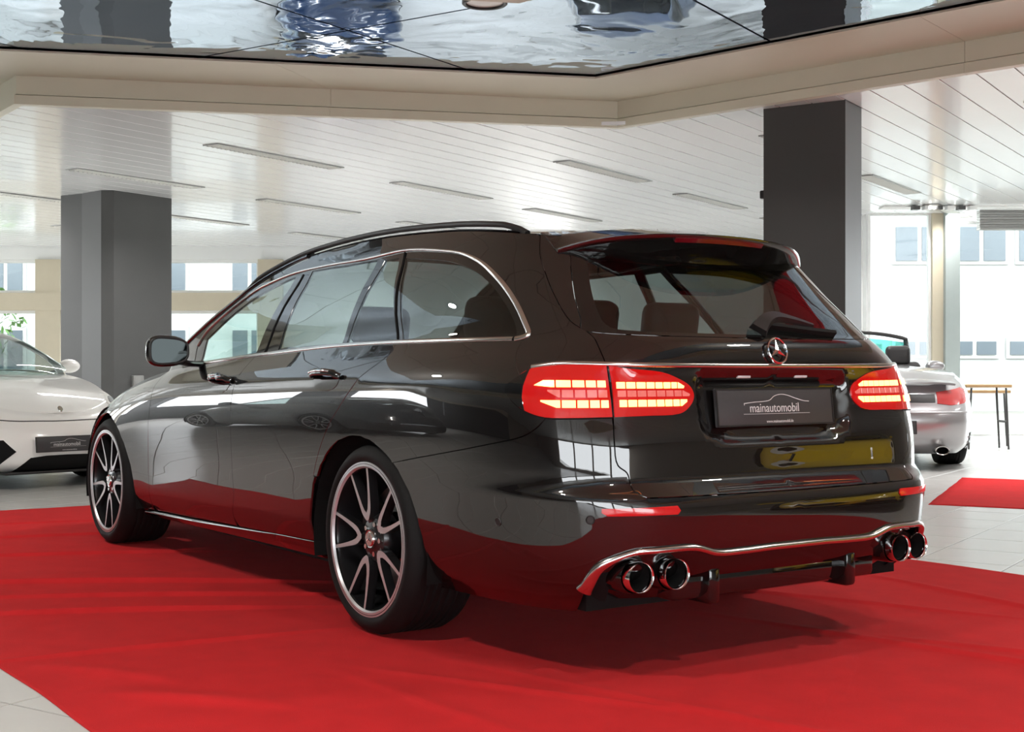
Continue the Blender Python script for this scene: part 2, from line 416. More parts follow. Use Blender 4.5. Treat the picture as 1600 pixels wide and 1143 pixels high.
R_o = inset_poly(RECESS, -.06); R_a = RECESS; R_lip = inset_poly(RECESS, .018); R_ledge = inset_poly(RECESS, .86)
n = len(RECESS)
def lerp2(a, b, t): return (a[0]+(b[0]-a[0])*t, a[1]+(b[1]-a[1])*t)
for i in range(n):
    j = (i+1) % n
    L = math.hypot(RECESS[j][0]-RECESS[i][0], RECESS[j][1]-RECESS[i][1]); seg = max(1, round(L/2.6))
    for s in range(seg):
        t0 = s/seg+(.0015/L if s else 0); t1 = (s+1)/seg-(.0015/L if s < seg-1 else 0)
        f = lambda P, t: lerp2(P[i], P[j], t)
        ring_piece('fascia_lip', f(R_o, t0), f(R_o, t1), f(R_lip, t0), f(R_lip, t1), 3.085, 3.160, 'beige_panel')
        ring_piece('fascia_board', f(R_o, t0), f(R_o, t1), f(R_a, t0), f(R_a, t1), 3.168, 3.32, 'beige_panel')
        ring_piece('ledge_panel', f(R_o, t0), f(R_o, t1), f(R_ledge, t0), f(R_ledge, t1), 3.32, 3.335, 'beige_panel')
# foil sheets, 2.4 m squares with narrow seams, each cut to the recess
def clip(poly, a, b):
    out = []
    for k in range(len(poly)):
        p, q = poly[k], poly[(k+1) % len(poly)]
        dp = (b[0]-a[0])*(p[1]-a[1])-(b[1]-a[1])*(p[0]-a[0]); dq = (b[0]-a[0])*(q[1]-a[1])-(b[1]-a[1])*(q[0]-a[0])
        if dp >= 0: out.append(p)
        if (dp >= 0) != (dq >= 0):
            t = dp/(dp-dq); out.append((p[0]+(q[0]-p[0])*t, p[1]+(q[1]-p[1])*t))
    return out
HULL = [(7.016, .355), (5.064, -4.343), (-1.2, -5.75), (-6.2, -3.2), (-7.2, 2.6), (-4., 6.4), (2., 6.8), (8.5, 5.7)][::-1]
PS = 2.4
for i in range(-6, 7):
    for j in range(-6, 7):
        c = [ab(.4+i*PS+u*(PS-.02), 1.1+j*PS+v*(PS-.02)) for u, v in ((0, 0), (1, 0), (1, 1), (0, 1))]
        P = [tuple(p) for p in c]
        for k in range(len(HULL)):
            if len(P) < 3: break
            P = clip(P, HULL[k], HULL[(k+1) % len(HULL)])
        if len(P) < 3: continue
        w = prism('foil_panel', P, 3.345, 3.36, 'mirror_foil', recess); w.location = (0, 0, -3.1)
ISLE = inset_poly([(7.016, .355), (5.064, -4.343), (-1.2, -5.75), (-6.2, -3.2), (-7.2, 2.6), (-4., 6.4), (2., 6.8), (8.5, 5.7)], 3.0)
for i in range(-8, 9):
    for j in range(-8, 9):
        P = [tuple(ab(.9+i*1.2+u*1.19, .3+j*1.2+v*1.19)) for u, v in ((0, 0), (1, 0), (1, 1), (0, 1))]
        Q = ISLE[::-1]
        for k in range(len(Q)):
            if len(P) < 3: break
            P = clip(P, Q[k], Q[(k+1) % len(Q)])
        if len(P) < 3: continue
        w = prism('soffit_panel', P, 3.30, 3.33, 'beige_panel', recess); w.location = (0, 0, -3.1)
w = prism('foil_backing', RECESS, 3.37, 3.39, 'lamp_metal', recess); w.location = (0, 0, -3.1)
# ---- recessed strip lamps with louvre blades
L0 = np.array([8.024, -1.714]); LI = np.array([1.251, -2.761]); LJ = np.array([2.34, .645])
ldir = np.array([.678, -1.684]); ldir /= np.linalg.norm(ldir); lang = math.atan2(ldir[1], ldir[0])
_lp = None
_cnt = 0
LAMPS = []
def lamp_light(t):
    d = bpy.data.lights.get('strip_tube')
    if d is None:
        d = bpy.data.lights.new('strip_tube', 'AREA'); d.shape = 'RECTANGLE'; d.size = 1.74; d.size_y = .13; d.energy = LAMP_W; d.color = (1., .98, .96); d.spread = math.radians(125)
    l = bpy.data.objects.new('lamp_tube', d); COL.objects.link(l); l.parent = t; l.location = (0, 0, -.018)
LAMP_W = 30.; DOWN_W = 36.
for i in range(-3, 5):
    for j in range(-4, 6):
        s = L0+LI*i+LJ*j; e = s+ldir*1.82; c = (s+e)/2
        if not in_poly(c[0], c[1], ROOM): continue
        if any(in_poly(*(s+(e-s)*t), inset_poly(RECESS, -.35)) for t in (0, .5, 1)): continue
        q, z = project(np.array([c[0], c[1], 3.1]))
        seen = z > 1 and -60 < q[0] < 1660 and 100 < q[1] < 365
        if z > 1 and q[1] > 365 and -60 < q[0] < 1660 and (i+j) % 2: continue
        t = empty('ceiling_lamp', (c[0], c[1], 3.1), lang)
        if _lp is None:
            parts = []
            fr = bmesh.new()
            for cc, ss in (((0, .095, -.004), (1.84, .02, .012)), ((0, -.095, -.004), (1.84, .02, .012)), ((.915, 0, -.004), (.02, .17, .012)), ((-.915, 0, -.004), (.02, .17, .012))): box_bm(fr, cc, ss)
            parts.append(bm_obj('lamp_frame', fr, 'lamp_metal'))
            parts.append(box('lamp_housing', (0, 0, .006), (1.80, .168, .008), 'lamp_metal'))
            bl = bmesh.new()
            for k in range(30): box_bm(bl, (-.87+k*.06, 0, -.006), (.012, .165, .018), rx=0)
            bm_b = bm_obj('louvre_blades', bl, 'lamp_blade'); bm_b['kind'] = 'stuff'
            parts.append(bm_b)
            _lp = parts
            for p in parts: p.parent = t
        else:
            for p in _lp:
                c2 = p.copy(); COL.objects.link(c2); c2.parent = t
        _cnt += 1
        t['group'] = 'strip lamps in the slatted ceiling'; t['category'] = 'ceiling lamp'; LAMPS.append((float(q[0]), float(q[1]), seen, t))
        lamp_light(t)
# ---- columns
def column(name, pts, label, cham=False):
    o = prism(name, pts, -.02, 3.14, 'column_grey'); tag(o, label, 'column', kind='structure'); return o
ca = np.array([11.94, -1.873]); a2 = AX; b2 = BX
colL = [(12.37, -1.769), (11.94, -1.873), (11.852, -2.001), (12.222, -2.859), (12.95, -2.62), (12.75, -1.62)]
column('column', colL, 'dark grey column with a chamfered corner behind the white sports car')
p0 = np.array([3.12, -5.12])
colR = [tuple(p0+BX*.70), tuple(p0), tuple(p0+AX*.40), tuple(p0+AX*.40+BX*.70)]
column('column', colR, 'dark grey column reaching the fascia behind the black estate car tailgate')
# small alarm box and wall plate on the columns
_q = p0+BX*.715+AX*.03
box('camera_dome', (_q[0], _q[1], 2.39), (.05, .05, .07), 'satin_black', bev=.012, rz=ANG)
tag(bpy.data.objects['camera_dome'], 'small dark sensor fixed to the edge of the tailgate-side column', 'sensor')
_m = (np.array(colL[2])*.62+np.array(colL[3])*.38); _d = np.array(colL[3])-np.array(colL[2]); _an = math.atan2(_d[1], _d[0])
_nn = np.array([_d[1], -_d[0]])/np.linalg.norm(_d)*-1
if (_nn@(CAM[:2]-_m)) < 0: _nn = -_nn
wp = empty('socket_box', (_m[0]+_nn[0]*.02, _m[1]+_nn[1]*.02, .72), _an); tag(wp, 'small grey socket box on the chamfered column above the wing', 'socket')
box('socket_cover', (0, 0, 0), (.17, .05, .26), 'lamp_metal', wp, bev=.01); box('socket_flap', (0, -.0, -.04), (.12, .07, .10), 'satin_chrome', wp, bev=.008)
# ---- window walls
WN = [0]
def bar(name, r0, r1, d0, d1, z0, z1, m, parent=None):
    return prism(name, [cw2(r0, d0), cw2(r1, d0), cw2(r1, d1), cw2(r0, d1)], z0, z1, m, parent)
def window(r0, r1, d, z0, z1, m, label, f=.05, mid=None):
    WN[0] += 1
    w = empty('window_%d' % WN[0], tuple(cw((r0+r1)/2, d, z0))); tag(w, label, 'window', kind='structure')
    ch = [bar('window_frame', r0, r0+f, d-.04, d+.04, z0, z1, m), bar('window_frame', r1-f, r1, d-.04, d+.04, z0, z1, m), bar('window_frame', r0+f, r1-f, d-.04, d+.04, z0, z0+f, m), bar('window_frame', r0+f, r1-f, d-.04, d+.04, z1-f, z1, m)]
    ch.append(bar('window_pane', r0+f, r1-f, d-.006, d+.006, z0+f, z1-f, 'clear_pane'))
    for c in ch: c.parent = w; c.matrix_parent_inverse = w.matrix_world.inverted() if False else Matrix.Translation(-Vector(w.location))
    return w
# far wall: posts, transom beam, panes below and above it, then a white wall
wall = bar('wall_back', -17.2, 5.0, 23.55, 23.85, -.02, .35, 'white_wall'); tag(wall, 'low white sill wall under the far windows', 'wall', kind='structure')
w = bar('wall_back_header', -17.2, 5.0, 23.5, 23.85, 2.86, 3.6, 'white_wall'); tag(w, 'white header over the far windows', 'wall', kind='structure')
w = bar('wall_back_plain', -4.45, 5.0, 23.5, 23.8, .35, 2.86, 'white_wall'); tag(w, 'plain white wall behind the roof of the black estate car', 'wall', kind='structure')
posts = [-16.9, -14.2, -11.2, -8.2, -4.27]
w = bar('trim_1', -17.2, -4.45, 23.38, 23.56, 1.96, 2.27, 'frame_beige'); tag(w, 'beige transom beam across the far windows', 'beam', kind='structure')
for k, r in enumerate(posts):
    w = bar('trim_%d' % (k+2), r-.22, r+.22, 23.4, 23.7, .35, 2.86, 'frame_beige'); tag(w, ['beige window post at the far corner', 'beige window post out to the side of the white car', 'beige window post hidden past the white sports car', 'beige window post standing over the white sports car', 'beige post at the end of the far windows'][k], 'post', kind='structure')
for k in range(len(posts)-1):
    a, b = posts[k]+.22, posts[k+1]-.22
    pl = ['beside the far corner', 'to the side of the white car', 'over the white sports car roof', 'between the column and the black car'][k]
    window(a, b, 23.6, .35, 1.96, 'white_wall', 'lower far window pane '+pl); window(a, b, 23.6, 2.27, 2.86, 'white_wall', 'upper far window pane '+pl)
# right-hand wall with its glazing
w = bar('wall_right_header', 4.95, 15.2, 17.62, 17.9, 3.08, 3.6, 'white_wall'); tag(w, 'white ceiling edge over the glazing beside the silver car', 'wall', kind='structure')
w = bar('trim_8', 5.87, 6.02, 18.5, 18.7, -.02, 3.14, 'frame_beige'); tag(w, 'tall beige post behind the silver convertible', 'post', kind='structure')
w = bar('trim_9', 6.02, 6.22, 18.4, 18.7, -.02, 3.14, 'frame_grey'); tag(w, 'tall grey green post beside the beige one', 'post', kind='structure')
window(4.98, 5.87, 18.6, -.02, 3.12, 'white_wall', 'tall glazing pane between the column and the beige post', .04)
window(6.22, 9.6, 18.6, -.02, 3.0, 'white_wall', 'wide glazing pane right of the grey green post', .04)
window(9.6, 13., 18.6, -.02, 3.0, 'white_wall', 'wide glazing pane beyond the frame edge', .04)
w = bar('wall_left_return', 4.95, 5.05, 18.7, 23.7, -.02, 3.6, 'white_wall'); tag(w, 'white return wall between the two glazed fronts', 'wall', kind='structure')
sh = empty('shutter_box', tuple(cw(8., 18.1, 2.8))); tag(sh, 'ribbed grey roller shutter box under the ceiling edge', 'shutter')
for k in range(8):
    s = bar('shutter_slat', 6.35, 11., 17.98+.012*(k % 2), 18.12, 2.82+k*.034, 2.85+k*.034, 'shutter_metal'); s.parent = sh; s.matrix_parent_inverse = Matrix.Translation(-Vector(sh.location))
sh2 = empty('awning_louvre', tuple(cw(5.6, 17.8, 3.0))); tag(sh2, 'short striped louvre at the ceiling edge over the beige post', 'louvre')
for k in range(6):
    s = bar('louvre_blade', 5.30+k*.15, 5.39+k*.15, 17.5, 17.62, 3.035, 3.085, 'column_grey' if k % 2 == 0 else 'white_wall'); s.parent = sh2; s.matrix_parent_inverse = Matrix.Translation(-Vector(sh2.location))
# unseen walls, their dark parts and daylight openings shaped for the car's reflections
def solid(name, r0, r1, d0, d1, z0, z1, m, label): return tag(bar(name, r0, r1, d0, d1, z0, z1, m), label, 'wall', kind='structure')
solid('wall_left', -17.3, -17., .5, 19.5, -.02, 1.2, 'anthracite_wall', 'unseen dark parapet wall shaped for the reflections in the estate doors')  # kept low so the upper doors mirror bright windows above it
solid('wall_left_near', -17.3, -17., -9., .5, -.02, 3.6, 'taupe_wall', 'taupe side wall beside the viewpoint')
solid('wall_left_lintel', -17.3, -17., .5, 19.5, 2.8, 3.6, 'beige_wall', 'beige lintel over the parapet wall windows')
solid('wall_left_mid', -17.3, -17., .5, 9.5, 1.2, 2.8, 'anthracite_wall', 'unseen dark panel added above the near parapet')  # added out of view to darken what the rear quarter mirrors
for q in range(2, 5): solid('wall_left_post', -17.35, -16.95, 1.2+q*4.2, 2.2+q*4.2, 1.2, 2.8, 'anthracite_wall', 'dark post %s on the parapet wall' % ['one', 'two', 'three', 'four', 'five'][q])
for k, (d0, d1) in enumerate(((19.5, 23.6),)):
    wd_ = 'far'
    solid('wall_left_sill', -17.3, -17., d0, d1, -.02, .4, 'white_wall', 'low white sill wall at the %s street windows' % wd_)
    solid('wall_left_header', -17.3, -17., d0, d1, 2.85, 3.6, 'white_wall', 'white header at the %s street windows' % wd_)
    for q in range(3): solid('wall_left_pier', -17.35, -16.95, d0+.3+q*(d1-d0-.8)/2, d0+.6+q*(d1-d0-.8)/2, .4, 2.85, 'beige_wall', 'beige pier %s at the %s street windows' % (['one', 'two', 'three'][q], wd_))
solid('wall_front', -17.2, 15.2, -9.3, -9., -.02, .35, 'taupe_wall', 'taupe sill wall behind the viewpoint')
solid('wall_front_header', -17.2, 15.2, -9.3, -9., 2.9, 3.6, 'taupe_wall', 'taupe header behind the viewpoint')
solid('wall_front_left', -17.2, -7.5, -9.3, -9., .35, 2.9, 'taupe_wall', 'taupe wall behind the viewpoint toward the side wall')
for k in range(3): solid('wall_front_pier', -2.6+k*5.4, -2.2+k*5.4, -9.3, -9., .35, 2.9, 'taupe_wall', 'slim taupe pier %s behind the viewpoint' % ['one', 'two', 'three'][k])
solid('wall_right', 15., 15.3, -9, 17.6, -.02, 3.6, 'taupe_wall', 'taupe side wall past the yellow car')
# ---- downlight let into the foil, plus unseen ones added to brighten the foreground
dl = bpy.data.lights.new('downlight_bulb', 'AREA'); dl.shape = 'DISK'; dl.size = .22; dl.energy = DOWN_W; dl.color = (1., .95, .88); dl.spread = math.radians(150)
for k, (x, y) in enumerate(((3.13, -1.65), (-2.6, -2.5), (3.6, 2.8), (-1.2, 3.1), (-3.9, .6))):
    t = empty('downlight', (x, y, 3.335 if not in_poly(x, y, ISLE) else 3.29)); tag(t, None, 'downlight', 'downlights in the mirrored recess')
    lathe('downlight_ring', [(.12, .012), (.15, .012), (.15, .0), (.142, -.006), (.125, -.004), (.12, .012)], 'satin_black', t, 32, 'z')
    lathe('downlight_lens', [(0, .008), (.12, .008)], 'lamp_blade', t, 32, 'z')
    l = bpy.data.objects.new('downlight_bulb', dl); COL.objects.link(l); l.parent = t; l.location = (0, 0, -.008)
    t['label'] = 'round downlight set in the mirror foil above the estate roof' if k == 0 else 'added round downlight in the ceiling recess overhead, outside the picture'
# ---- outside
gnd = prism('ground_outside', [cw2(-60, -60), cw2(60, -60), cw2(60, 90), cw2(-60, 90)], -.6, -.32, 'asphalt'); tag(gnd, 'pale pavement outside the showroom', 'ground', kind='structure')
def facade(name, r0, r1, d, z1, wins, m, label, win_m='facade_glass'):
    b = empty(name, tuple(cw((r0+r1)/2, d, -.3))); tag(b, label, 'building')
    def ad(o, par=b): o.parent = par; o.matrix_parent_inverse = Matrix.Translation(-Vector(b.location)); return o
    ad(bar('facade_wall', r0, r1, d, d+1.5, -.3, z1, m))
    for (a, c, e, f) in wins:
        fr = ad(bar('facade_window', a, c, d-.05, d+.02, e, f, 'facade_white'))
        nx = 2 if c-a > .8 else 1
        for k in range(nx):
            w_ = (c-a-.16-(nx-1)*.1)/nx
            p = bar('facade_pane', a+.08+k*(w_+.1), a+.08+k*(w_+.1)+w_, d-.08, d-.04, e+.08, f-.08, win_m); p.parent = fr; p.matrix_parent_inverse = Matrix.Identity(4)
    return b
wins = []
for r in np.arange(-18., 0., 1.9):
    for z in (.4, 2.6, 4.8): wins.append((r, r+.95, z, z+1.5))
facade('pale_house', -20, 1., 31., 7.5, wins, 'facade_white', 'pale building with tall windows across the street from the far panes')
wins = [(r, r+1.2, 3.2, 4.1) for r in np.arange(8.3, 15., 1.35)]+[(r, r+1.1, 1.15, 1.6) for r in np.arange(8.3, 15., 1.25)]+[(7.1, 7.6, 1., 1.55), (7.65, 8.15, 1., 1.55)]
facade('white_workshop', 6., 17., 29., 6.5, wins, 'facade_white', 'bright white workshop building outside beyond the silver convertible')
for k, (r, d, h) in enumerate(((-10.9, 27.5, 2.6), (-12.6, 28., 3.0))):
    t = empty('street_tree', tuple(cw(r, d, -.3))); tag(t, ['leafy street tree outside the far panes', 'taller leafy street tree outside the far corner'][k], 'tree')
    lathe('trunk', [(.0, 0), (.09, 0), (.06, h*.7), (0, h*.72)], 'wood', t, 10, 'z')
    rr = random.Random(k+5); vs = []; fs = []
    for q in range(320):
        a, b, c = rr.uniform(0, 6.28), rr.uniform(-1, 1), rr.random()**.4
        p = np.array([math.cos(a)*math.sqrt(1-b*b)*.8*c, math.sin(a)*math.sqrt(1-b*b)*.8*c, h*.85+b*.9*c])
        u = np.array([rr.uniform(-1, 1) for _ in range(3)]); u /= np.linalg.norm(u); v = np.cross(u, [.3, .5, .8]); s = .11
        n0 = len(vs); vs += [p-u*s, p+v*s*.5, p+u*s, p-v*s*.5]; fs.append((n0, n0+1, n0+2, n0+3))
    mesh('foliage', vs, fs, 'leaf', t)
# ---- two folding tables by the glazing
def folding_table(r, d, L, W, h, rz, label, lower=False):
    t = empty('folding_table', tuple(cw(r, d, 0)), rz); tag(t, label, 'table')
    box('table_top', (0, 0, h), (L, W, .035), 'wood', t, bev=.006)
    for s in (-1, 1):
        for q in (-1, 1):
            sweep('leg', [(s*L*.38, q*W*.42, h-.02), (s*L*.44, q*W*.42, .012)], [(0, 1, 0)]*2, circ_prof(.012, 8), 'column_grey', t)
        sweep('cross_bar', [(s*L*.41, -W*.42, h*.45), (s*L*.41, W*.42, h*.45)], [(0, 0, 1)]*2, circ_prof(.009, 8), 'column_grey', t)
    return t
folding_table(5.45, 15.3, .52, .35, .735, YAW+math.pi/2-math.pi, 'wooden topped folding table near the bright glazing')
folding_table(5.62, 15.9, .62, .3, .66, YAW+math.pi/2-math.pi, 'lower wooden bench behind the folding table')

# ------------------------------------------------------------------ car skins

def pchip(xs,ys):
    xs=np.asarray(xs,float);ys=np.asarray(ys,float)
    h=np.diff(xs);d=np.diff(ys)/h;m=np.zeros_like(ys)
    for i in range(1,len(xs)-1):
        if d[i-1]*d[i]>0:
            w1=2*h[i]+h[i-1];w2=h[i]+2*h[i-1];m[i]=(w1+w2)/(w1/d[i-1]+w2/d[i])
    m[0]=d[0];m[-1]=d[-1]
    def f(x):
        x=np.asarray(x,float);i=np.clip(np.searchsorted(xs,x)-1,0,len(h)-1)
        t=(x-xs[i])/h[i];tc=np.clip(t,0,1)
        y=(1+2*tc)*(1-tc)**2*ys[i]+tc*(1-tc)**2*h[i]*m[i]+tc*tc*(3-2*tc)*ys[i+1]+tc*tc*(tc-1)*h[i]*m[i+1]
        return y+np.where(t<0,t*h[i]*m[i],0)+np.where(t>1,(t-1)*h[i]*m[i+1],0)
    return f
def smooth(xs,ys,sig,n=1500):
    # monotone cubic through the points, gaussian smoothed, cubic lookup
    f=pchip(xs,ys);a,b=xs[0],xs[-1];pad=3*sig
    g=np.linspace(a-pad,b+pad,n);v=f(g);dx=g[1]-g[0]
    k=np.arange(-int(3*sig/dx)-1,int(3*sig/dx)+2)*dx;w=np.exp(-.5*(k/sig)**2);w/=w.sum()
    p=len(k)//2
    vv=np.concatenate([v[0]+(v[1]-v[0])*np.arange(-p,0),v,v[-1]+(v[-1]-v[-2])*np.arange(1,p+1)])
    s=np.convolve(vv,w,'valid')
    return lambda x: np.interp(x,g,s)
class Body:
    # left half of a car skin. v 0..1 sill to belt, 1..2 belt to roof edge; s 0..1 nose, 1..2 flank, 2..3 tail.
    x0=.3;x1=2.2
    def P(B,s,v,gh=None):
        s,v=np.broadcast_arrays(np.asarray(s,float),np.asarray(v,float))
        g=(v>1) if gh is None else np.broadcast_to(gh,v.shape)
        Xr=B.Xr(v);nr=B.nr(v)
        Xf=np.where(g,B.Xfg,B.Xf(v));nf=np.where(g,3.,B.nf(v))
        W=B.W(B.zq0+(B.zq1-B.zq0)*np.clip(v,0,1)+np.clip(v-1,0,1)*(B.zq2-B.zq1))
        def sup(ph,a,b,n):
            c=np.abs(np.cos(ph));q=np.abs(np.sin(ph))
            r=((q/a)**n+(c/b)**n)**(-1/n)
            return r*q,r*c
        dx,y2=sup(np.clip(s-2,0,1)*np.pi/2,B.x0-Xr,W,nr)
        fx,y0=sup(np.clip(1-s,0,1)*np.pi/2,np.maximum(Xf-B.x1,.05),W,nf)
        x=np.where(s>2,B.x0-dx,np.where(s<1,B.x1+fx,B.x1+(B.x0-B.x1)*(s-1)))
        y=np.where(s>2,y2,np.where(s<1,y0,W))
        zs,zb,zt=B.zs(x),B.zb(x),B.zt(x)
        zq=B.zq1+(zt-zb)*(v-1)
        y=np.where(g,y*B.W(zq)/W,y)*B.Wx(x)
        z=np.where(g,zb+(zt-zb)*(v-1),zs+(zb-zs)*v)
        return np.stack([x,y,z],-1)

def make_estate():
    B=Body();B.zq0,B.zq1,B.zq2=.19,1.03,1.39
    L=lambda z:(z-.19)/.84   # z at belt 1.03 -> v
    B.zb=smooth([-1.2,-.8,-.07,.32,1.0,1.78,2.1,2.5,2.9,3.3,3.8],[1.03,1.03,1.03,1.025,1.0,.962,.942,.895,.825,.745,.63],.08)
    B.zt=smooth([-1.2,-.8,-.46,-.13,.5,1.08,1.52,1.85,2.3,2.5],[1.31,1.36,1.40,1.432,1.455,1.432,1.347,1.195,.97,.88],.08)
    B.zs=smooth([-1.3,-.5,.4,2.5,3.8],[.20,.20,.205,.19,.17],.1)
    B.W=smooth([.19,.25,.35,.5,.65,.75,.82,.90,.96,1.0,1.03,1.15,1.25,1.33,1.39,1.43],[.80,.86,.892,.905,.918,.924,.921,.905,.872,.84,.812,.768,.722,.672,.640,.612],.012)
    B.Wx=lambda x:1+0*x
    B.Xr=smooth([L(z) for z in (.19,.25,.30,.40,.5,.555,.575,.60,.70,.80,.90,.93,.945,.955,1.0,1.03)]+[1.3,1.7,2],[-1.08,-1.13,-1.165,-1.19,-1.195,-1.18,-1.145,-1.125,-1.12,-1.10,-1.088,-1.09,-1.097,-1.096,-1.088,-1.072]+[-.957,-.80,-.68],.007)
    B.nr=smooth([0,.38,.5,.6,.8,.9,1,1.5,2],[5.6,5.6,6.2,6.0,5.9,5.2,4.6,4.7,6],.03)
    B.Xf=smooth([0,.2,.5,.8,.95,1],[3.72,3.80,3.82,3.78,3.72,3.66],.03)
    B.nf=smooth([0,.5,1],[4.6,4.4,3.9],.05);B.Xfg=2.42
    return B

# outlines of the estate panels in skin coordinates

BAKED = {
  'rdoor': [(2.2532, 0.9993), (2.2475, 0.945), (2.1717, 0.8549), (2.0773, 0.7219), (2.0057, 0.6162), (1.9539, 0.4832), (1.9319, 0.4031)],
  'fdoor': [(1.5311, 0.9993), (1.5331, 0.9421), (1.5331, 0.8806), (1.5291, 0.7648), (1.5271, 0.659), (1.523, 0.5347), (1.515, 0.3617), (1.515, 0.2373), (1.493, 0.1258)],
  'fender': [(0.9597, 0.9993), (0.9933, 0.7834), (0.9799, 0.6447), (0.9597, 0.4818), (0.9396, 0.3159), (0.9329, 0.1973), (0.9128, 0.1072)],
  'sill': [(0.6913, 0.0415), (1.1924, 0.0572), (1.5912, 0.0715), (1.9098, 0.0858)],
  'rarch': [(1.9098, 0.0715), (1.9078, 0.2244), (1.9158, 0.3374), (1.9339, 0.4246), (1.9639, 0.4846), (2.0415, 0.5661), (2.1702, 0.6004), (2.2589, 0.5633), (2.319, 0.4975), (2.3605, 0.4432), (2.3891, 0.3874), (2.4049, 0.2916), (2.4077, 0.163), (2.3848, 0.0415)],
  'farch': [(0.3758, 0.1787), (0.3826, 0.4803), (0.4295, 0.6934), (0.4631, 0.7834), (0.5034, 0.8177), (0.5772, 0.7877), (0.6644, 0.7162), (0.7248, 0.5904), (0.745, 0.4003), (0.7718, 0.2316), (0.7517, 0.0872)],
  'dlo': [(2.6037, 1.0007), (2.608, 1.0036), (2.6094, 1.0593), (2.6037, 1.168), (2.588, 1.3481), (2.5608, 1.5239), (2.5136, 1.6855), (2.4449, 1.7813), (2.3405, 1.8227), (2.0959, 1.8513), (1.8878, 1.8127), (1.7355, 1.8256), (1.5731, 1.8456), (1.4148, 1.8685), (1.3607, 1.8813), (1.2405, 1.8427), (1.1563, 1.7498), (1.1303, 1.5025), (1.1423, 1.0751), (1.1523, 1.0007), (1.3868, 1.0007), (1.6052, 1.0007), (1.9639, 1.0007), (2.2546, 1.0007), (2.4793, 1.0007)],
  'qwin': [(2.2732, 1.035), (2.1273, 1.777), (2.2775, 1.7527), (2.3848, 1.7227), (2.4721, 1.654), (2.5265, 1.5411), (2.5637, 1.3653), (2.5837, 1.1894), (2.5894, 1.0665), (2.5866, 1.0307), (2.4764, 1.0322)],
  'fixwin': [(1.9679, 1.035), (1.984, 1.7741), (2.0758, 1.7884), (2.2446, 1.0379)],
  'rwin': [(1.6413, 1.0407), (1.6393, 1.8127), (1.8076, 1.7827), (1.9519, 1.7856), (1.9499, 1.0336)],
  'fwin': [(1.1884, 1.0264), (1.1764, 1.5368), (1.2645, 1.6798), (1.3828, 1.7713), (1.5631, 1.7984), (1.523, 1.0422)],
  'shut': [(2.6338, 1.9843), (2.6323, 1.8227), (2.6423, 1.614), (2.6524, 1.4396), (2.6724, 1.1794), (2.6953, 1.0593), (2.7039, 0.965), (2.7096, 0.9006), (2.7124, 0.8463), (2.7153, 0.7105), (2.7153, 0.6233), (2.7196, 0.5447), (2.731, 0.5189), (2.7353, 0.4803), (2.7382, 0.4546), (2.7511, 0.4317)],
  'tgbot': [(2.7511, 0.4317), (2.7954, 0.4303), (2.8584, 0.4289), (2.9456, 0.4274)],
  'lamp_o': [(2.578, 0.8206), (2.5923, 0.8535), (2.6123, 0.8878), (2.6552, 0.9021), (2.7096, 0.9021), (2.711, 0.8463), (2.7139, 0.7162), (2.6724, 0.7134), (2.6309, 0.7148), (2.6052, 0.7377), (2.5866, 0.7763)],
  'lamp_i': [(2.7124, 0.9006), (2.7368, 0.8935), (2.7868, 0.8806), (2.8112, 0.8592), (2.8326, 0.8292), (2.8398, 0.7906), (2.8312, 0.7505), (2.8126, 0.7234), (2.7625, 0.7191), (2.7167, 0.7162), (2.7153, 0.8349)],
  'bseam': [(2.3119, 0.5018), (2.4764, 0.5704), (2.5594, 0.6162), (2.5994, 0.6447), (2.6195, 0.6791), (2.6309, 0.7162)],
  'rglass': [(2.6896, 1.807), (2.6867, 1.624), (2.6853, 1.3953), (2.6881, 1.2066), (2.6953, 1.0751), (2.7654, 1.0436), (2.8684, 1.0336), (2.9857, 1.0293)],
  'refl': [(2.6953, 0.3974), (2.7911, 0.4003), (2.7954, 0.3831), (2.7911, 0.3703), (2.7024, 0.3717), (2.6953, 0.3831)],
  'strip': [(2.681, 0.1158), (2.6924, 0.1816), (2.7096, 0.2159), (2.7353, 0.2416), (2.7654, 0.2459), (2.8169, 0.2459), (2.8526, 0.2202), (2.8984, 0.2173), (2.9499, 0.2202)],
  'handle_r': [(1.9158, 0.8563), (1.992, 0.8535), (2.0844, 0.8578)],
  'handle_f': [(1.3828, 0.8606), (1.4449, 0.8663), (1.503, 0.8721)],
  'chromeline': [(2.6137, 0.8949), (2.6466, 0.9092), (2.7124, 0.9064), (2.8584, 0.9021), (2.9828, 0.8992)],
  'sensor': [(2.5665, 0.3259), (2.6824, 0.3574)],
  'star': [(3.0, 0.965)],
}

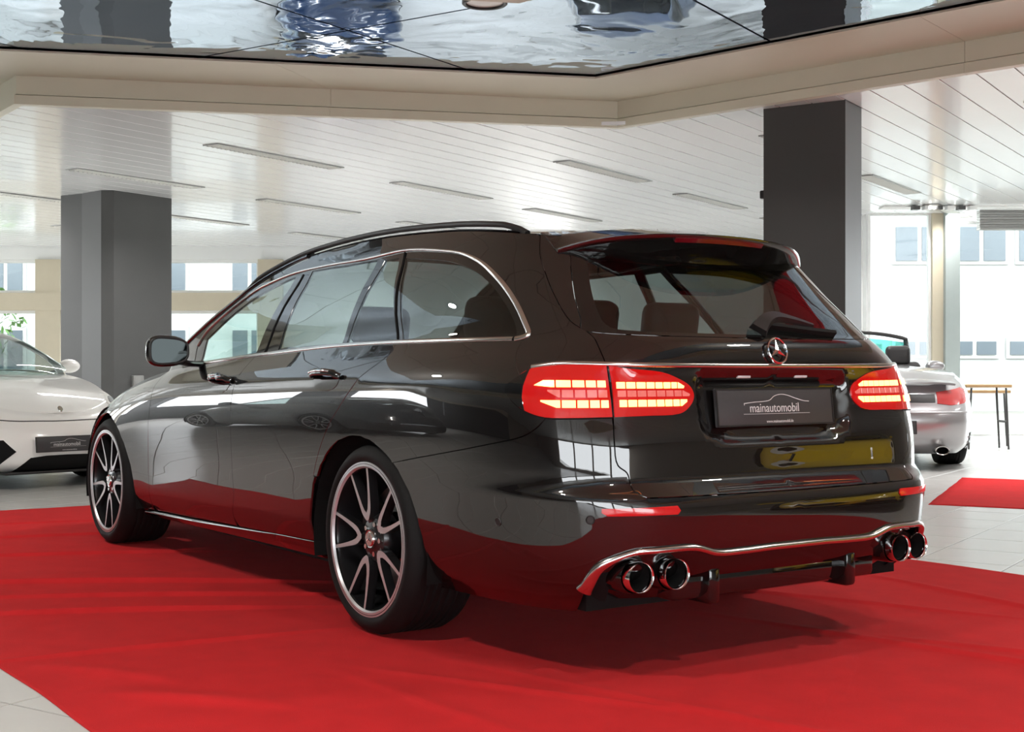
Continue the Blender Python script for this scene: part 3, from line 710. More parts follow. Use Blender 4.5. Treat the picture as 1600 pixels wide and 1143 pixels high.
# ================================================================== panel builder on a car skin
class Skin:
    """panels cut from a Body: outlines in (s, v), meshed, laid on the skin with true normals"""
    def __init__(self, B, disp=None):
        self.B = B; self.disp = disp
        s = np.concatenate([np.linspace(0, 1, 160), np.linspace(1, 2, 200)[1:], np.linspace(2, 3, 260)[1:]])
        p = B.P(s, np.full_like(s, .6)); self.us = s
        self.uu = np.concatenate([[0], np.cumsum(np.linalg.norm(np.diff(p, axis=0), axis=1))])
        v = np.linspace(0, 2, 500); S, V = np.meshgrid(s, v); self.gS, self.gV = S, V; self.gX = B.P(S, V)
    def U(self, s): return np.interp(s, self.us, self.uu)
    def Ui(self, u): return np.interp(u, self.uu, self.us)
    def H(self, v): v = np.asarray(v, float); return np.where(v <= 1, v*.84, .84+(v-1)*.38)
    def Hi(self, h): h = np.asarray(h, float); return np.where(h <= .84, h/.84, 1+(h-.84)/.38)
    def raw(self, s, v):
        e = 1.5e-3
        s = np.asarray(s, float); v = np.asarray(v, float)
        g = v > 1
        sa, sb = np.clip(s-e, 0, 3), np.clip(s+e, 0, 3)
        va, vb = np.clip(v-e, 0, 2), np.clip(v+e, 0, 2)
        B = self.B
        ds = B.P(sb, v)-B.P(sa, v); dv = B.P(s, vb)-B.P(s, va)
        n = np.cross(ds, dv); n /= np.linalg.norm(n, axis=-1, keepdims=True)+1e-12
        n[s > 2.9995, 1] = 0; n[s < .0005, 1] = 0
        n /= np.linalg.norm(n, axis=-1, keepdims=True)+1e-12
        return B.P(s, v), n
    def Pd(self, s, v, off=0., disp=True):
        p, n = self.raw(s, v)
        d = off
        if disp and self.disp is not None: d = off+self.disp(p, s, v)
        return p+n*np.asarray(d)[..., None] if np.ndim(d) else p+n*d
    def PN(self, s, v, off=0., disp=True):
        s = np.atleast_1d(np.asarray(s, float)); v = np.atleast_1d(np.asarray(v, float))
        if not disp or self.disp is None:
            p, n = self.raw(s, v); return p+n*off, n
        e = 3e-3
        sa, sb = np.clip(s-e, 0, 3), np.clip(s+e, 0, 3); va, vb = np.clip(v-e, 0, 2), np.clip(v+e, 0, 2)
        n = np.cross(self.Pd(sb, v)-self.Pd(sa, v), self.Pd(s, vb)-self.Pd(s, va))
        n /= np.linalg.norm(n, axis=-1, keepdims=True)+1e-12
        n[s > 2.9995, 1] = 0; n[s < .0005, 1] = 0
        n /= np.linalg.norm(n, axis=-1, keepdims=True)+1e-12
        return self.Pd(s, v, 0.)+n*off, n
    def at_xz(self, x, z, vmax=1.0, smin=.2, smax=2.9):
        m = (self.gV <= vmax+1e-9) & (self.gS >= smin) & (self.gS <= smax)
        d = np.where(m, (self.gX[..., 0]-x)**2+(self.gX[..., 2]-z)**2, 9e9); i = np.unravel_index(np.argmin(d), d.shape)
        return float(self.gS[i]), float(self.gV[i])
    def at_yz(self, y, z, smin=2.4):
        m = self.gS >= smin
        d = np.where(m, (self.gX[..., 1]-abs(y))**2+(self.gX[..., 2]-z)**2, 9e9); i = np.unravel_index(np.argmin(d), d.shape)
        return float(self.gS[i]), float(self.gV[i])
    # ---------------------------------------------------------------
    def patch(self, loops, grid=.03, edge=.012, inset=0.):
        """2-D triangulation of outlines given in (s, v); first loop outer, rest holes"""
        P = []; E = []; L2 = []
        for li, lp in enumerate(loops):
            q = np.array([(self.U(s), self.H(v)) for s, v in lp], float)
            if inset:
                n = len(q); a = sum(q[i][0]*q[(i+1) % n][1]-q[(i+1) % n][0]*q[i][1] for i in range(n)); sg = (1 if a > 0 else -1)*(1 if li == 0 else -1)
                r = []
                for i in range(n):
                    e0 = q[i]-q[i-1]; e1 = q[(i+1) % n]-q[i]
                    e0 = e0/(np.linalg.norm(e0)+1e-12); e1 = e1/(np.linalg.norm(e1)+1e-12)
                    n0 = np.array([-e0[1], e0[0]])*sg; n1 = np.array([-e1[1], e1[0]])*sg; m = n0+n1; m = m/max(m@m, .5)*2
                    # stay on the centre plane
                    if q[i][0] > self.uu[-1]-1e-4: m = np.array([0, m[1]])
                    r.append(q[i]+m*inset)
                q = np.array(r)
            d = []
            for i in range(len(q)):
                a, b = q[i], q[(i+1) % len(q)]; k = max(1, int(math.ceil(np.linalg.norm(b-a)/edge)))
                for t in range(k): d.append(a+(b-a)*t/k)
            # drop near duplicates
            dd = [d[0]]
            for x in d[1:]:
                if np.linalg.norm(x-dd[-1]) > 1e-5: dd.append(x)
            if np.linalg.norm(dd[0]-dd[-1]) < 1e-5: dd.pop()
            k0 = len(P); n = len(dd); P += dd; E += [(k0+i, k0+(i+1) % n) for i in range(n)]; L2.append(np.array(dd))
        def inside(pts):
            c = np.zeros(len(pts), bool)
            for lp in L2:
                a = lp; b = np.roll(lp, -1, 0)
                for i in range(len(a)):
                    yi, yj = a[i, 1], b[i, 1]
                    m = ((yi > pts[:, 1]) != (yj > pts[:, 1]))
                    if m.any():
                        xx = (b[i, 0]-a[i, 0])*(pts[m, 1]-yi)/(yj-yi)+a[i, 0]
                        t = pts[m, 0] < xx; idx = np.where(m)[0]; c[idx[t]] ^= True
            return c
        lo = np.min(L2[0], 0); hi = np.max(L2[0], 0)
        gx = np.arange(lo[0]+grid*.5, hi[0], grid); gy = np.arange(lo[1]+grid*.5, hi[1], grid)
        if len(gx) and len(gy):
            G = np.array([(x+(grid*.5 if j % 2 else 0), y) for j, y in enumerate(gy) for x in gx])
            G = G[inside(G)]
            if len(G):
                allb = np.concatenate(L2)
                keep = np.ones(len(G), bool)
                for i in range(0, len(G), 400):
                    dm = ((G[i:i+400, None, :]-allb[None])**2).sum(-1).min(1); keep[i:i+400] = dm > (grid*.45)**2
                P += list(G[keep])
        r = delaunay_2d_cdt([Vector((float(p[0]), float(p[1]))) for p in P], E, [], 0, 1e-7)
        pts = np.array([(v.x, v.y) for v in r[0]]); tr = np.array([f for f in r[2]], int)
        cen = pts[tr].mean(1); tr = tr[inside(cen)]
        used = np.unique(tr); mp = -np.ones(len(pts), int); mp[used] = np.arange(len(used)); pts = pts[used]; tr = mp[tr]
        s = self.Ui(pts[:, 0]); v = self.Hi(pts[:, 1])
        return s, v, tr
    def panel(self, name, loops, m, parent=None, off=0., skirt=.014, grid=.03, edge=.012, inset=0., side='L', disp=True, extra=None):
        """side: 'L', 'R' (mirrored) or 'C' (both halves joined over the centre plane)"""
        s, v, tr = self.patch(loops, grid, edge, inset)
        p, n = self.PN(s, v, off, disp)
        if extra is not None:
            p = p+n*extra(p, s, v)[:, None]
        # face winding from normals
        a = np.cross(p[tr[:, 1]]-p[tr[:, 0]], p[tr[:, 2]]-p[tr[:, 0]])
        fl = (a*n[tr[:, 0]]).sum(1) < 0; tr = tr.copy(); tr[fl] = tr[fl][:, ::-1]
        if skirt > 0:
            cnt = {}
            for t in tr:
                for i in range(3):
                    e = (int(t[i]), int(t[(i+1) % 3])); k = (min(e), max(e))
                    cnt.setdefault(k, []).append(e)
            be = [x[0] for x in cnt.values() if len(x) == 1]
            be = [e for e in be if not ((s[e[0]] > 2.9995 and s[e[1]] > 2.9995) or (s[e[0]] < .0005 and s[e[1]] < .0005))]
            nv = [];nn = []; nf = []; k0 = len(p)
            for i, j in be:
                t = p[j]-p[i]; o = np.cross(t, n[i]); o /= np.linalg.norm(o)+1e-12
                k = k0+len(nv)
                # small rolled edge then the flange
                nv += [p[i], p[j], p[j]-n[j]*skirt, p[i]-n[i]*skirt]
                nn += [(n[i]+o)/1.414, (n[j]+o)/1.414, o, o]
                nf.append((k, k+3, k+2, k+1))
            if nv: p = np.concatenate([p, np.array(nv)]); n = np.concatenate([n, np.array(nn)])
        else: nf = []
        faces = [tuple(t) for t in tr]+nf
        if side == 'R':
            p = p*[1, -1, 1]; n = n*[1, -1, 1]; faces = [f[::-1] for f in faces]
        if side == 'C':
            k = len(p); faces = faces+[tuple(i+k for i in f[::-1]) for f in faces]
            p = np.concatenate([p, p*[1, -1, 1]]); n = np.concatenate([n, n*[1, -1, 1]])
        return mesh(name, p, faces, m, parent, True, n)
    def path(self, sv, off=0., n=5, curve=True, disp=True):
        q = np.array([(self.U(s), self.H(v)) for s, v in sv])
        if curve: q = np.array(catmull(q, n))
        else:
            d = []
            for i in range(len(q)-1):
                for t in range(n): d.append(q[i]+(q[i+1]-q[i])*t/n)
            d.append(q[-1]); q = np.array(d)
        return self.PN(self.Ui(q[:, 0]), self.Hi(q[:, 1]), off, disp)
    def strip(self, name, sv, w, h, m, parent=None, off=0., side='L', n=5, curve=True, closed=False, prof=None):
        p, nr = self.path(sv, off, n, curve)
        if side == 'C':
            p = np.concatenate([p, (p*[1, -1, 1])[::-1][1:]]); nr = np.concatenate([nr, (nr*[1, -1, 1])[::-1][1:]])
        if side == 'R': p = p*[1, -1, 1]; nr = nr*[1, -1, 1]
        return sweep(name, p, nr, prof or round_prof(w, h), m, parent, closed)
def cap(skin, name, s0, s1, v, m, parent, crown, k0=0., k1=1., ns=60, nk=14, dz=0., xr=None):
    """roof, bonnet or screen: spans from the ring at height v to its mirror image over the centre line"""
    B = skin.B; ss = np.linspace(s0, s1, ns)
    gh = np.full_like(ss, v > 1, dtype=bool)
    R = B.P(ss, np.full_like(ss, v), gh)
    if xr: 
        mk = (R[:, 0] >= xr[0]) & (R[:, 0] <= xr[1]); R = R[mk]
    ks = np.concatenate([np.linspace(-k1, -k0, nk), np.linspace(k0, k1, nk)[(1 if k0 == 0 else 0):]])
    if k0 > 0: raise ValueError
    vs = []; fs = []; nk2 = len(ks)
    for p in R:
        for k in ks: vs.append((p[0], p[1]*k, p[2]+dz+crown(p[0])*(1-k*k)))
    for i in range(len(R)-1):
        for j in range(nk2-1):
            a = i*nk2+j; fs.append((a, a+1, a+nk2+1, a+nk2))
    me = bpy.data.meshes.new(name); me.from_pydata([tuple(map(float, q)) for q in vs], [], fs)
    bm = bmesh.new(); bm.from_mesh(me); bmesh.ops.remove_doubles(bm, verts=bm.verts, dist=1e-5); bmesh.ops.recalc_face_normals(bm, faces=bm.faces)
    up = sum(f.normal.z*f.calc_area() for f in bm.faces)
    if up < 0: bmesh.ops.reverse_faces(bm, faces=bm.faces)
    bm.to_mesh(me); bm.free(); me.polygons.foreach_set('use_smooth', [True]*len(me.polygons))
    return link(name, me, m, parent)
# ------------------------------------------------------------------ wheels
def wheel_parts(R=.336, rim=.2715, W=.265, spokes=5, offset=34., bright='machined', style='vee'):
    """a wheel about the y axis, outer face at y=0 and looking to +y; returns the loose parts"""
    P = []
    prof = [(rim-.022, -.012), (rim-.004, -.004), (rim+.004, .000), (rim+.014, .006), (rim+.03, .008), (R-.022, .0), (R-.008, -.014), (R, -.035)]
    k = 6
    for i in range(k): # circumferential grooves
        y = -.045-(W-.09)*i/k
        prof += [(R, y), (R, y-.018), (R-.007, y-.019), (R-.007, y-.026)]
    prof += [(R, -W+.035), (R-.01, -W+.012), (rim+.01, -W+.0), (rim-.02, -W+.012)]
    P.append(lathe('tyre', prof, 'rubber', None, 96, 'y', True, 45))
    P.append(lathe('rim_barrel', [(rim+.001, -.004), (rim+.0015, .002), (rim-.006, .004), (rim-.012, -.004), (rim-.016, -.03), (rim-.03, -.10), (rim-.03, -W+.02), (rim+.0, -W+.006)], 'wheel_black', None, 96, 'y'))
    P.append(lathe('rim_lip', [(rim+.002, -.003), (rim+.002, .003), (rim-.014, .004), (rim-.020, -.004)], bright, None, 96, 'y'))
    P.append(lathe('brake_disc', [(.09, -.125), (.185, -.125), (.185, -.14), (.09, -.14)], 'disc_steel', None, 64, 'y'))
    bm = bmesh.new(); a0 = math.radians(offset+15)
    for i in range(7):
        a = math.radians(-25)+a0+i*math.radians(8); box_bm(bm, (.165*math.cos(a), -.115, .165*math.sin(a)), (.05, .06, .05), ry=-a)
    P.append(bm_obj('brake_caliper', bm, 'satin_black'))
    P.append(lathe('hub', [(0, -.018), (.033, -.018), (.036, -.022), (.075, -.030), (.088, -.05), (.088, -.09), (0, -.09)], 'wheel_black', None, 48, 'y'))
    P.append(lathe('hub_cap', [(0, -.010), (.024, -.010), (.027, -.013), (.031, -.012), (.033, -.016), (.033, -.02), (0, -.02)], 'satin_chrome', None, 40, 'y'))
    bm = bmesh.new()
    for i in range(3):
        a = math.pi/2+i*2*math.pi/3
        vs = [bm.verts.new((.024*math.cos(a), -.008, .024*math.sin(a))), bm.verts.new((.004*math.cos(a+1.05), -.0075, .004*math.sin(a+1.05))), bm.verts.new((0, -.0065, 0)), bm.verts.new((.004*math.cos(a-1.05), -.0075, .004*math.sin(a-1.05)))]
        bm.faces.new(vs)
    P.append(bm_obj('cap_star', bm, 'chrome'))
    for i in range(5):
        bm = bmesh.new(); a = math.radians(offset+36+72*i)
        g = bmesh.ops.create_cone(bm, cap_ends=True, segments=10, radius1=.009, radius2=.009, depth=.012)
        bmesh.ops.transform(bm, matrix=Matrix.Translation((.055*math.cos(a), -.026, .055*math.sin(a))) @ Matrix.Rotation(math.pi/2, 4, 'X'), verts=g['verts'])
        P.append(bm_obj('wheel_bolt', bm, 'satin_chrome'))
    r1 = rim-.010
    for i in range(spokes):
        c = math.radians(offset+i*360./spokes)
        def pol(r, a, y): return (r*math.cos(c+a), y, r*math.sin(c+a))
        hw = math.radians(14.2)
        # centre line of one arm in polar: from the blunt joint near the hub to the rim
        rs = [.080, .094, .110, .130, .165, .21, r1]
        an = [math.radians(x) for x in (5.0, 9.8, 12.6, 13.8, 14.2, 14.2, 14.0)]
        hwid = [.011, .0115, .0105, .0092, .0076, .0066, .0062]       # half width of bright face
        for q in range(2): pass
        vs = []; fs = []
        ring = []
        for sgn in (1, -1):
            for j, (r, a, w) in enumerate(zip(rs, an, hwid)):
                y = -.016+.010*(r/r1)**2
                o = w/r
                ring.append((sgn, j, pol(r, sgn*a+o, y), pol(r, sgn*a-o, y), pol(r, sgn*a+o*1.15, y-.034), pol(r, sgn*a-o*1.15, y-.034)))
        bmF = bmesh.new(); bmD = bmesh.new()
        for sgn in (1, -1):
            seq = [x for x in ring if x[0] == sgn]
            for j in range(len(seq)-1):
                A_, B_ = seq[j], seq[j+1]
                bmF.faces.new([bmF.verts.new(p) for p in (A_[2], A_[3], B_[3], B_[2])])
                for (u, w_) in ((2, 4), (3, 5)):
                    bmD.faces.new([bmD.verts.new(p) for p in (A_[u], B_[u], B_[w_], A_[w_])])
                bmD.faces.new([bmD.verts.new(p) for p in (A_[4], B_[4], B_[5], A_[5])])
        # blunt bright joint
        y0 = -.016+.010*(.09/r1)**2
        A5, A9 = math.radians(5.), math.radians(9.8)
        pts = [pol(.067, -.11, y0-.001), pol(.067, .11, y0-.001), pol(.080, A5+.011/.080, y0), pol(.094, A9+.0115/.094, y0), pol(.104, A9-.0085/.104, y0), pol(.094, 0, y0), pol(.104, -A9+.0085/.104, y0), pol(.094, -A9-.0115/.094, y0), pol(.080, -A5-.011/.080, y0)]
        ctr = bmF.verts.new(pol(.083, 0, y0)); pv = [bmF.verts.new(p) for p in pts]
        for j in range(len(pv)): bmF.faces.new((ctr, pv[j], pv[(j+1) % len(pv)]))
        low = [bmD.verts.new((p[0], p[1]-.04, p[2])) for p in pts]; top = [bmD.verts.new(p) for p in pts]
        for j in range(len(pts)): bmD.faces.new((top[j], low[j], low[(j+1) % len(pts)], top[(j+1) % len(pts)]))
        # dark root to the hub
        rt = [pol(.03, -.5, -.03), pol(.03, .5, -.03), pol(.085, .16, -.024), pol(.085, -.16, -.024)]
        rv = [bmD.verts.new(p) for p in rt]; bmD.faces.new(rv)
        for b_ in (bmF, bmD):
            bmesh.ops.remove_doubles(b_, verts=b_.verts, dist=1e-5); bmesh.ops.recalc_face_normals(b_, faces=b_.faces)
        for f in bmF.faces:
            if f.normal.y < 0: f.normal_flip()
        P.append(bm_obj('spoke', bmD, 'wheel_black')); P.append(bm_obj('spoke_face', bmF, bright))
    return P
def place_wheel(parts, car, loc, mirror=False, rot=0., first=[True]):
    w = empty('wheel', loc, math.pi if mirror else 0., car)
    for p in parts:
        c = p.copy(); COL.objects.link(c); c.parent = w
        if rot: c.rotation_euler = (0, rot, 0)
    return w
def drop(parts):
    for p in parts: bpy.data.objects.remove(p, do_unlink=True)

# ================================================================== the black estate car
car = empty('estate_car', (0, 0, 0)); tag(car, 'black estate car with lit red tail lamps parked on the red carpet', 'car')
EB = make_estate()
_ridge = smooth([-1.2, -.52, .3, 1.35, 2.3, 3.0, 3.8], [.875, .882, .905, .884, .842, .79, .70], .1)
def sm(t): t = np.clip(t, 0, 1); return t*t*(3-2*t)
def est_disp(p, s, v):
    x, y, z = p[..., 0], np.abs(p[..., 1]), p[..., 2]
    lo = (v <= 1.0)
    fade = sm((x+.62)/.35)*sm((3.3-x)/.4)
    d = .0075*np.exp(-np.sqrt((z-_ridge(x))**2+.004**2)/.045)*fade*lo
    # lower door crease
    d = d+.006*np.exp(-np.sqrt((z-.335-.03*(x-1.3)*-.4)**2+.006**2)/.05)*sm((x-.35)/.3)*sm((2.5-x)/.3)*lo
    # number plate pocket
    zb = .690+.045*(y/.33)**6
    d = d-.026*sm((.345-y)/.03)*sm((z-zb)/.045)*sm((.928-z)/.035)*(x < -.6)
    return d
ES = Skin(EB, est_disp)
BK = BAKED
def C2(k, n=4, a=None, b=None):
    l = BK[k][a:b]
    return [tuple(q) for q in catmull(l, n)]
def arch(cx, cz, a, b, t0, t1, n=26):
    return [ES.at_xz(cx+a*math.cos(math.radians(t)), max(cz+b*math.sin(math.radians(t)), .2)) for t in np.linspace(t0, t1, n)]
rdoor = C2('rdoor'); fdoor = C2('fdoor'); fender = C2('fender'); bseam = C2('bseam')
fender[0] = (.9597, 1.); rdoor[0] = (2.2532, 1.); fdoor[0] = (1.5311, 1.)
sillv = lambda s: float(np.interp(s, [.7, 1.19, 1.59, 1.91], [.052, .0572, .0715, .0858]))
def along(s0, s1, v, n=24): return [(float(s), v(s) if callable(v) else v) for s in np.linspace(s0, s1, n)]
GAP = .0022
rarch_up = arch(.06, .30, .42, .40, 35, 125, 22)       # door foot to bumper seam
rarch_dn = arch(.06, .30, .42, .40, 128, 194, 16)
farch = arch(2.94, .30, .42, .405, 194, -14, 36)       # front edge over to the sill side
doors = {}
for side in 'LR':
    wd = 'left' if side == 'L' else 'right'
    fl = [tuple(q) for q in fender]+along(.93, 1.485, sillv)+fdoor[::-1]+along(1.52, .97, 1., 20)
    fd = ES.panel('front_door', [fl], 'black_paint', car, inset=GAP, side=side); doors['f'+side] = fd
    foot = [ES.at_xz(.06+.434*math.cos(math.radians(t)), .30+.414*math.sin(math.radians(t))) for t in np.linspace(-4, 33, 10)]
    rl = fdoor+along(1.50, 1.905, sillv)+foot+rdoor[::-1]+along(2.24, 1.54, 1., 20)
    rd = ES.panel('rear_door', [rl], 'black_paint', car, inset=GAP, side=side); doors['r'+side] = rd
    dlo = C2('dlo', 5, 2, 19)     # rear corner up and over to the front foot
    shut = C2('shut', 4)
    ql = rdoor+rarch_up+bseam+[(2.66, .7150), (2.69, .7140), (2.7139, .7162)]+[q for q in shut[::-1] if q[1] > .73]+along(2.62, .95, 2., 90)+[(.95, 1.)]+[(1.05, 1.), (1.1523, 1.)]+[q for q in dlo[::-1]]+[(2.606, 1.02), (2.6, 1.0)]+along(2.57, 2.27, 1., 16)
    ES.panel('quarter_panel', [ql], 'black_paint', car, inset=GAP*.6, side=side)
    fe = [tuple(q) for q in fender]+[(.89, .055), (.82, .053)]+farch[::-1]+[(.36, .0), (.30, 0.)]+along(.30, .95, 1., 30)
    # walk: door line down, under the sill end, arch from the sill side over to the front, nose cut, back along the wing top
    ES.panel('front_wing', [fe], 'black_paint', car, inset=GAP, side=side)
    # sill skirt
    sk = along(.80, 1.905, lambda s: sillv(s)-.006, 40)+along(1.905, .80, .0, 40)
    ES.panel('side_skirt', [sk], 'gloss_black', car, side=side, extra=lambda p, s, v: .022*np.sin(np.clip(v/.07, 0, 1)*np.pi)**.8)
    # dark inner skin seen through the gaps
    inn = along(.3, 2.71, .02, 60)+[(2.712, .45), (2.71, .98)]+along(2.7, .3, .985, 60)
    h1 = arch(.06, .30, .44, .42, 0, 340, 24); h2 = arch(2.94, .30, .44, .42, 0, 340, 24)
    ES.panel('inner_shell', [inn, h1, h2], 'matt_black', car, off=-.026, skirt=0, grid=.05, edge=.03, side=side, disp=False)
# glazing
def sgn(side): return 1 if side == 'L' else -1
win_defs = dict(
    fwin=('front_window', 'tint_light', 'f'), rwin=('rear_window', 'tint_rear', 'r'), fixwin=('rear_vent_window', 'tint_rear', 'r'), qwin=('quarter_window', 'tint_dark', None))
for side in 'LR':
    for k, (nm, gm, dk) in win_defs.items():
        pts = BK[k]
        if k == 'qwin': lp = [pts[0]]+[tuple(q) for q in catmull(pts[1:10], 5)]+[pts[10]]
        elif k == 'fwin': lp = [pts[0]]+[tuple(q) for q in catmull(pts[1:5], 4)]+[pts[5]]
        else: lp = list(pts)
        ES.panel(nm, [lp], gm, doors[dk+side] if dk else car, off=-.004, skirt=0, grid=.04, side=side, disp=False)
    # black pillars and seals: the window band less the panes
    band = C2('dlo', 5, 2, 19)
    outer = [(2.606, 1.0)]+band+[(1.1523, 1.0)]+along(1.2, 2.58, 1., 50)
    holes = []
    for k in win_defs:
        pts = BK[k]
        if k == 'qwin': lp = [pts[0]]+[tuple(q) for q in catmull(pts[1:10], 5)]+[pts[10]]
        elif k == 'fwin': lp = [pts[0]]+[tuple(q) for q in catmull(pts[1:5], 4)]+[pts[5]]
        else: lp = list(pts)
        holes.append(lp)
    ES.panel('window_surround', [outer]+holes, 'gloss_black', car, off=-.002, skirt=.01, grid=.04, side=side, disp=False)
    # bright trim: belt strip and the arc over the panes
    ES.strip('belt_trim', along(1.165, 2.585, 1.012, 40), .017, .006, 'satin_chrome', car, side=side, n=2, curve=False)
    top = [(2.588, 1.012), (2.602, 1.03)]+[tuple(q) for q in BK['dlo'][2:18]]
    ES.strip('window_trim', top, .020, .007, 'satin_chrome', car, side=side, n=6, prof=lambda t: round_prof(.020-.009*min(1, max(0, (t-.33)/.1)), .006))
    ES.strip('pillar_seal', [(2.254, 1.02), (2.20, 1.3), (2.155, 1.55), (2.105, 1.83)], .006, .004, 'rubber', car, side=side)
    ES.strip('pillar_seal', [(1.575, 1.02), (1.585, 1.4), (1.60, 1.80)], .006, .003, 'rubber', car, side=side)
# tailgate, rear glass, bumper
shutl = C2('shut', 4); tgb = [(2.7954, .4303), (2.8584, .4289), (2.9456, .4274), (3., .427)]
rg = C2('rglass', 4); rg[-1] = (3., 1.0307)
tg = [(2.634, 2.)]+shutl+tgb+[(3., .7), (3., .95)]+rg[::-1]+[(2.69, 1.9), (2.69, 2.)]
tailgate = ES.panel('tailgate', [tg], 'black_paint', car, inset=GAP, side='C', grid=.024)
rin = [(2.722, 1.80), (2.716, 1.6), (2.714, 1.4), (2.716, 1.25), (2.722, 1.15), (2.735, 1.105), (2.77, 1.085), (2.877, 1.072), (3., 1.066)]
rinc = [tuple(q) for q in catmull(rin, 4)]
ES.panel('glass_border', [rg+[(3., 1.05)]+rinc[::-1]+[(2.722, 1.90), (2.722, 2.), (2.69, 2.), (2.69, 1.9)]], 'gloss_black', tailgate, off=.0005, side='C', inset=.001, skirt=.01)
ES.panel('tailgate_glass', [rinc+[(3., 1.5), (3., 2.), (2.85, 2.), (2.722, 2.), (2.722, 1.9)]], 'tint_rear', tailgate, off=-.001, side='C', skirt=0, grid=.04)
strip_pts = C2('strip', 5); strip_pts[-1] = (2.9499, .2202)
bump = [tuple(q) for q in bseam]+[(2.66, .7150), (2.69, .7140), (2.7139, .7162)]+[q for q in shutl if q[1] < .69]+tgb+[(3., .32), (3., .2202)]+strip_pts[::-1]+[(2.678, .06), (2.675, .0)]+along(2.66, 2.42, 0., 12)+rarch_dn[::-1]
bumper = ES.panel('rear_bumper', [bump], 'black_paint', car, inset=GAP, side='C', grid=.026)
dif = strip_pts+[(3., .2202), (3., .1), (3., 0.)]+along(2.97, 2.69, 0., 14)
ES.panel('bumper_insert', [dif], 'gloss_black', car, off=-.022, side='C', skirt=.02, extra=lambda p, s, v: -.03*sm((.2-v)/.2))
ES.strip('exhaust_trim', [(2.6785, .10)]+BK['strip'][:-1]+[(2.9499, .2202), (3., .2202)], .026, .010, 'satin_chrome', car, off=.002, side='C', n=7, prof=lambda t: round_prof(.021+.030*max(0, 1-min(t, 1-t)/.17), .014))
nose = along(0, .298, 0., 10)+along(.298, 0, 1., 10)
ES.panel('front_bumper', [nose], 'black_paint', car, side='C', grid=.05)
# bonnet, screen, roof
bonnet = cap(ES, 'bonnet', 0., .955, 1., 'black_paint', car, lambda x: .05*np.clip((3.7-x)/.5, 0, 1), ns=60, nk=12)
crown = lambda x: .034+.05*sm((x-1.0)/.8)
roof = cap(ES, 'roof', 1.35, 2.99, 2., 'black_paint', car, crown, ns=110, nk=14, xr=(-.63, 1.22))
cap(ES, 'headliner', 1.36, 2.95, 2., 'headliner', car, crown, ns=60, nk=10, xr=(-.60, 1.2), dz=-.03)
cap(ES, 'windscreen', 0., 1.55, 2., 'tint_light', car, crown, ns=60, nk=12, xr=(1.22, 2.5), dz=-.003)
for sd in (1, -1):
    ss = np.linspace(.95, 1.56, 30); R_ = EB.P(ss, np.full_like(ss, 2.), np.ones_like(ss, bool)); R_[:, 1] *= sd
    sweep('screen_pillar', R_-[0, sd*.022, -.004], np.tile([0, 0, 1.], (30, 1)), circ_prof(.030, 10, .018), 'black_paint', car)
    # roof rail
    ss = np.linspace(1.28, 2.60, 70); R_ = EB.P(ss, np.full_like(ss, 2.), np.ones_like(ss, bool)); R_[:, 1] *= sd
    t = np.linspace(0, 1, 70); lift = .026*np.clip(np.minimum(t, 1-t)/.045, 0, 1)**.6
    R_[:, 2] += lift; R_[:, 1] -= sd*.012
    sweep('roof_rail', R_, np.tile([0, 0, 1.], (70, 1)), circ_prof(.014, 12, .011), 'satin_black', car)
    sweep('roof_channel', R_-np.stack([0*lift, 0*lift, lift-.003], 1), np.tile([0, 0, 1.], (70, 1)), circ_prof(.012, 8, .005), 'gloss_black', car)
# roof spoiler over the glass
vs = []; fs = []; ny = 41; yE = .565
def roofz(x, y):
    w = .575; return float(EB.zt(x))+.034*(1-min(1., (abs(y)/w))**2)
for j in range(ny):
    y = -yE+2*yE*j/(ny-1); q = abs(y)/yE
    A_ = (-.575, y, roofz(-.575, y)+.004); xl = -.845+.175*q**3; zl = 1.392-.030*q**2-.030*q**7
    D_ = (-.745+.075*q**2.2, y, 1.285+.026*q**2)
    mid = ((A_[0]*.5+xl*.5), y, (A_[2]*.5+zl*.5)+.010*(1-q**4))
    vs += [(A_[0]+.03, y, A_[2]-.015), A_, mid, (xl+.02, y, zl+.003), (xl, y, zl), (xl+.001, y, zl-.010), (xl+.014, y, zl-.022), (D_[0]*.6+xl*.4+.012, y, D_[2]*.5+zl*.5-.012), D_, (D_[0]+.03, y, D_[2]+.01)]
npf = 10
for j in range(ny-1):
    for k in range(npf-1): fs.append((j*npf+k, j*npf+k+1, (j+1)*npf+k+1, (j+1)*npf+k))
fs.append(tuple(range(npf))); fs.append(tuple((ny-1)*npf+k for k in range(npf-1, -1, -1)))
me = bpy.data.meshes.new('roof_spoiler'); me.from_pydata(vs, [], fs); bm = bmesh.new(); bm.from_mesh(me); bmesh.ops.recalc_face_normals(bm, faces=bm.faces); bm.to_mesh(me); bm.free()
me.polygons.foreach_set('use_smooth', [True]*len(me.polygons)); me.set_sharp_from_angle(angle=math.radians(50)); spoiler = link('roof_spoiler', me, 'black_paint', car)
bl = [(-.8365+.175*(abs(y)/yE)**3-.0035, y, 1.392-.030*(abs(y)/yE)**2-.030*(abs(y)/yE)**7-.021) for y in np.linspace(.2, -.2, 21)]
sweep('high_brake_light', bl, [(-.8, 0, -.6)]*21, [(-.008, -.006), (-.008, .003), (.008, .003), (.008, -.006)], 'brake_red', spoiler)
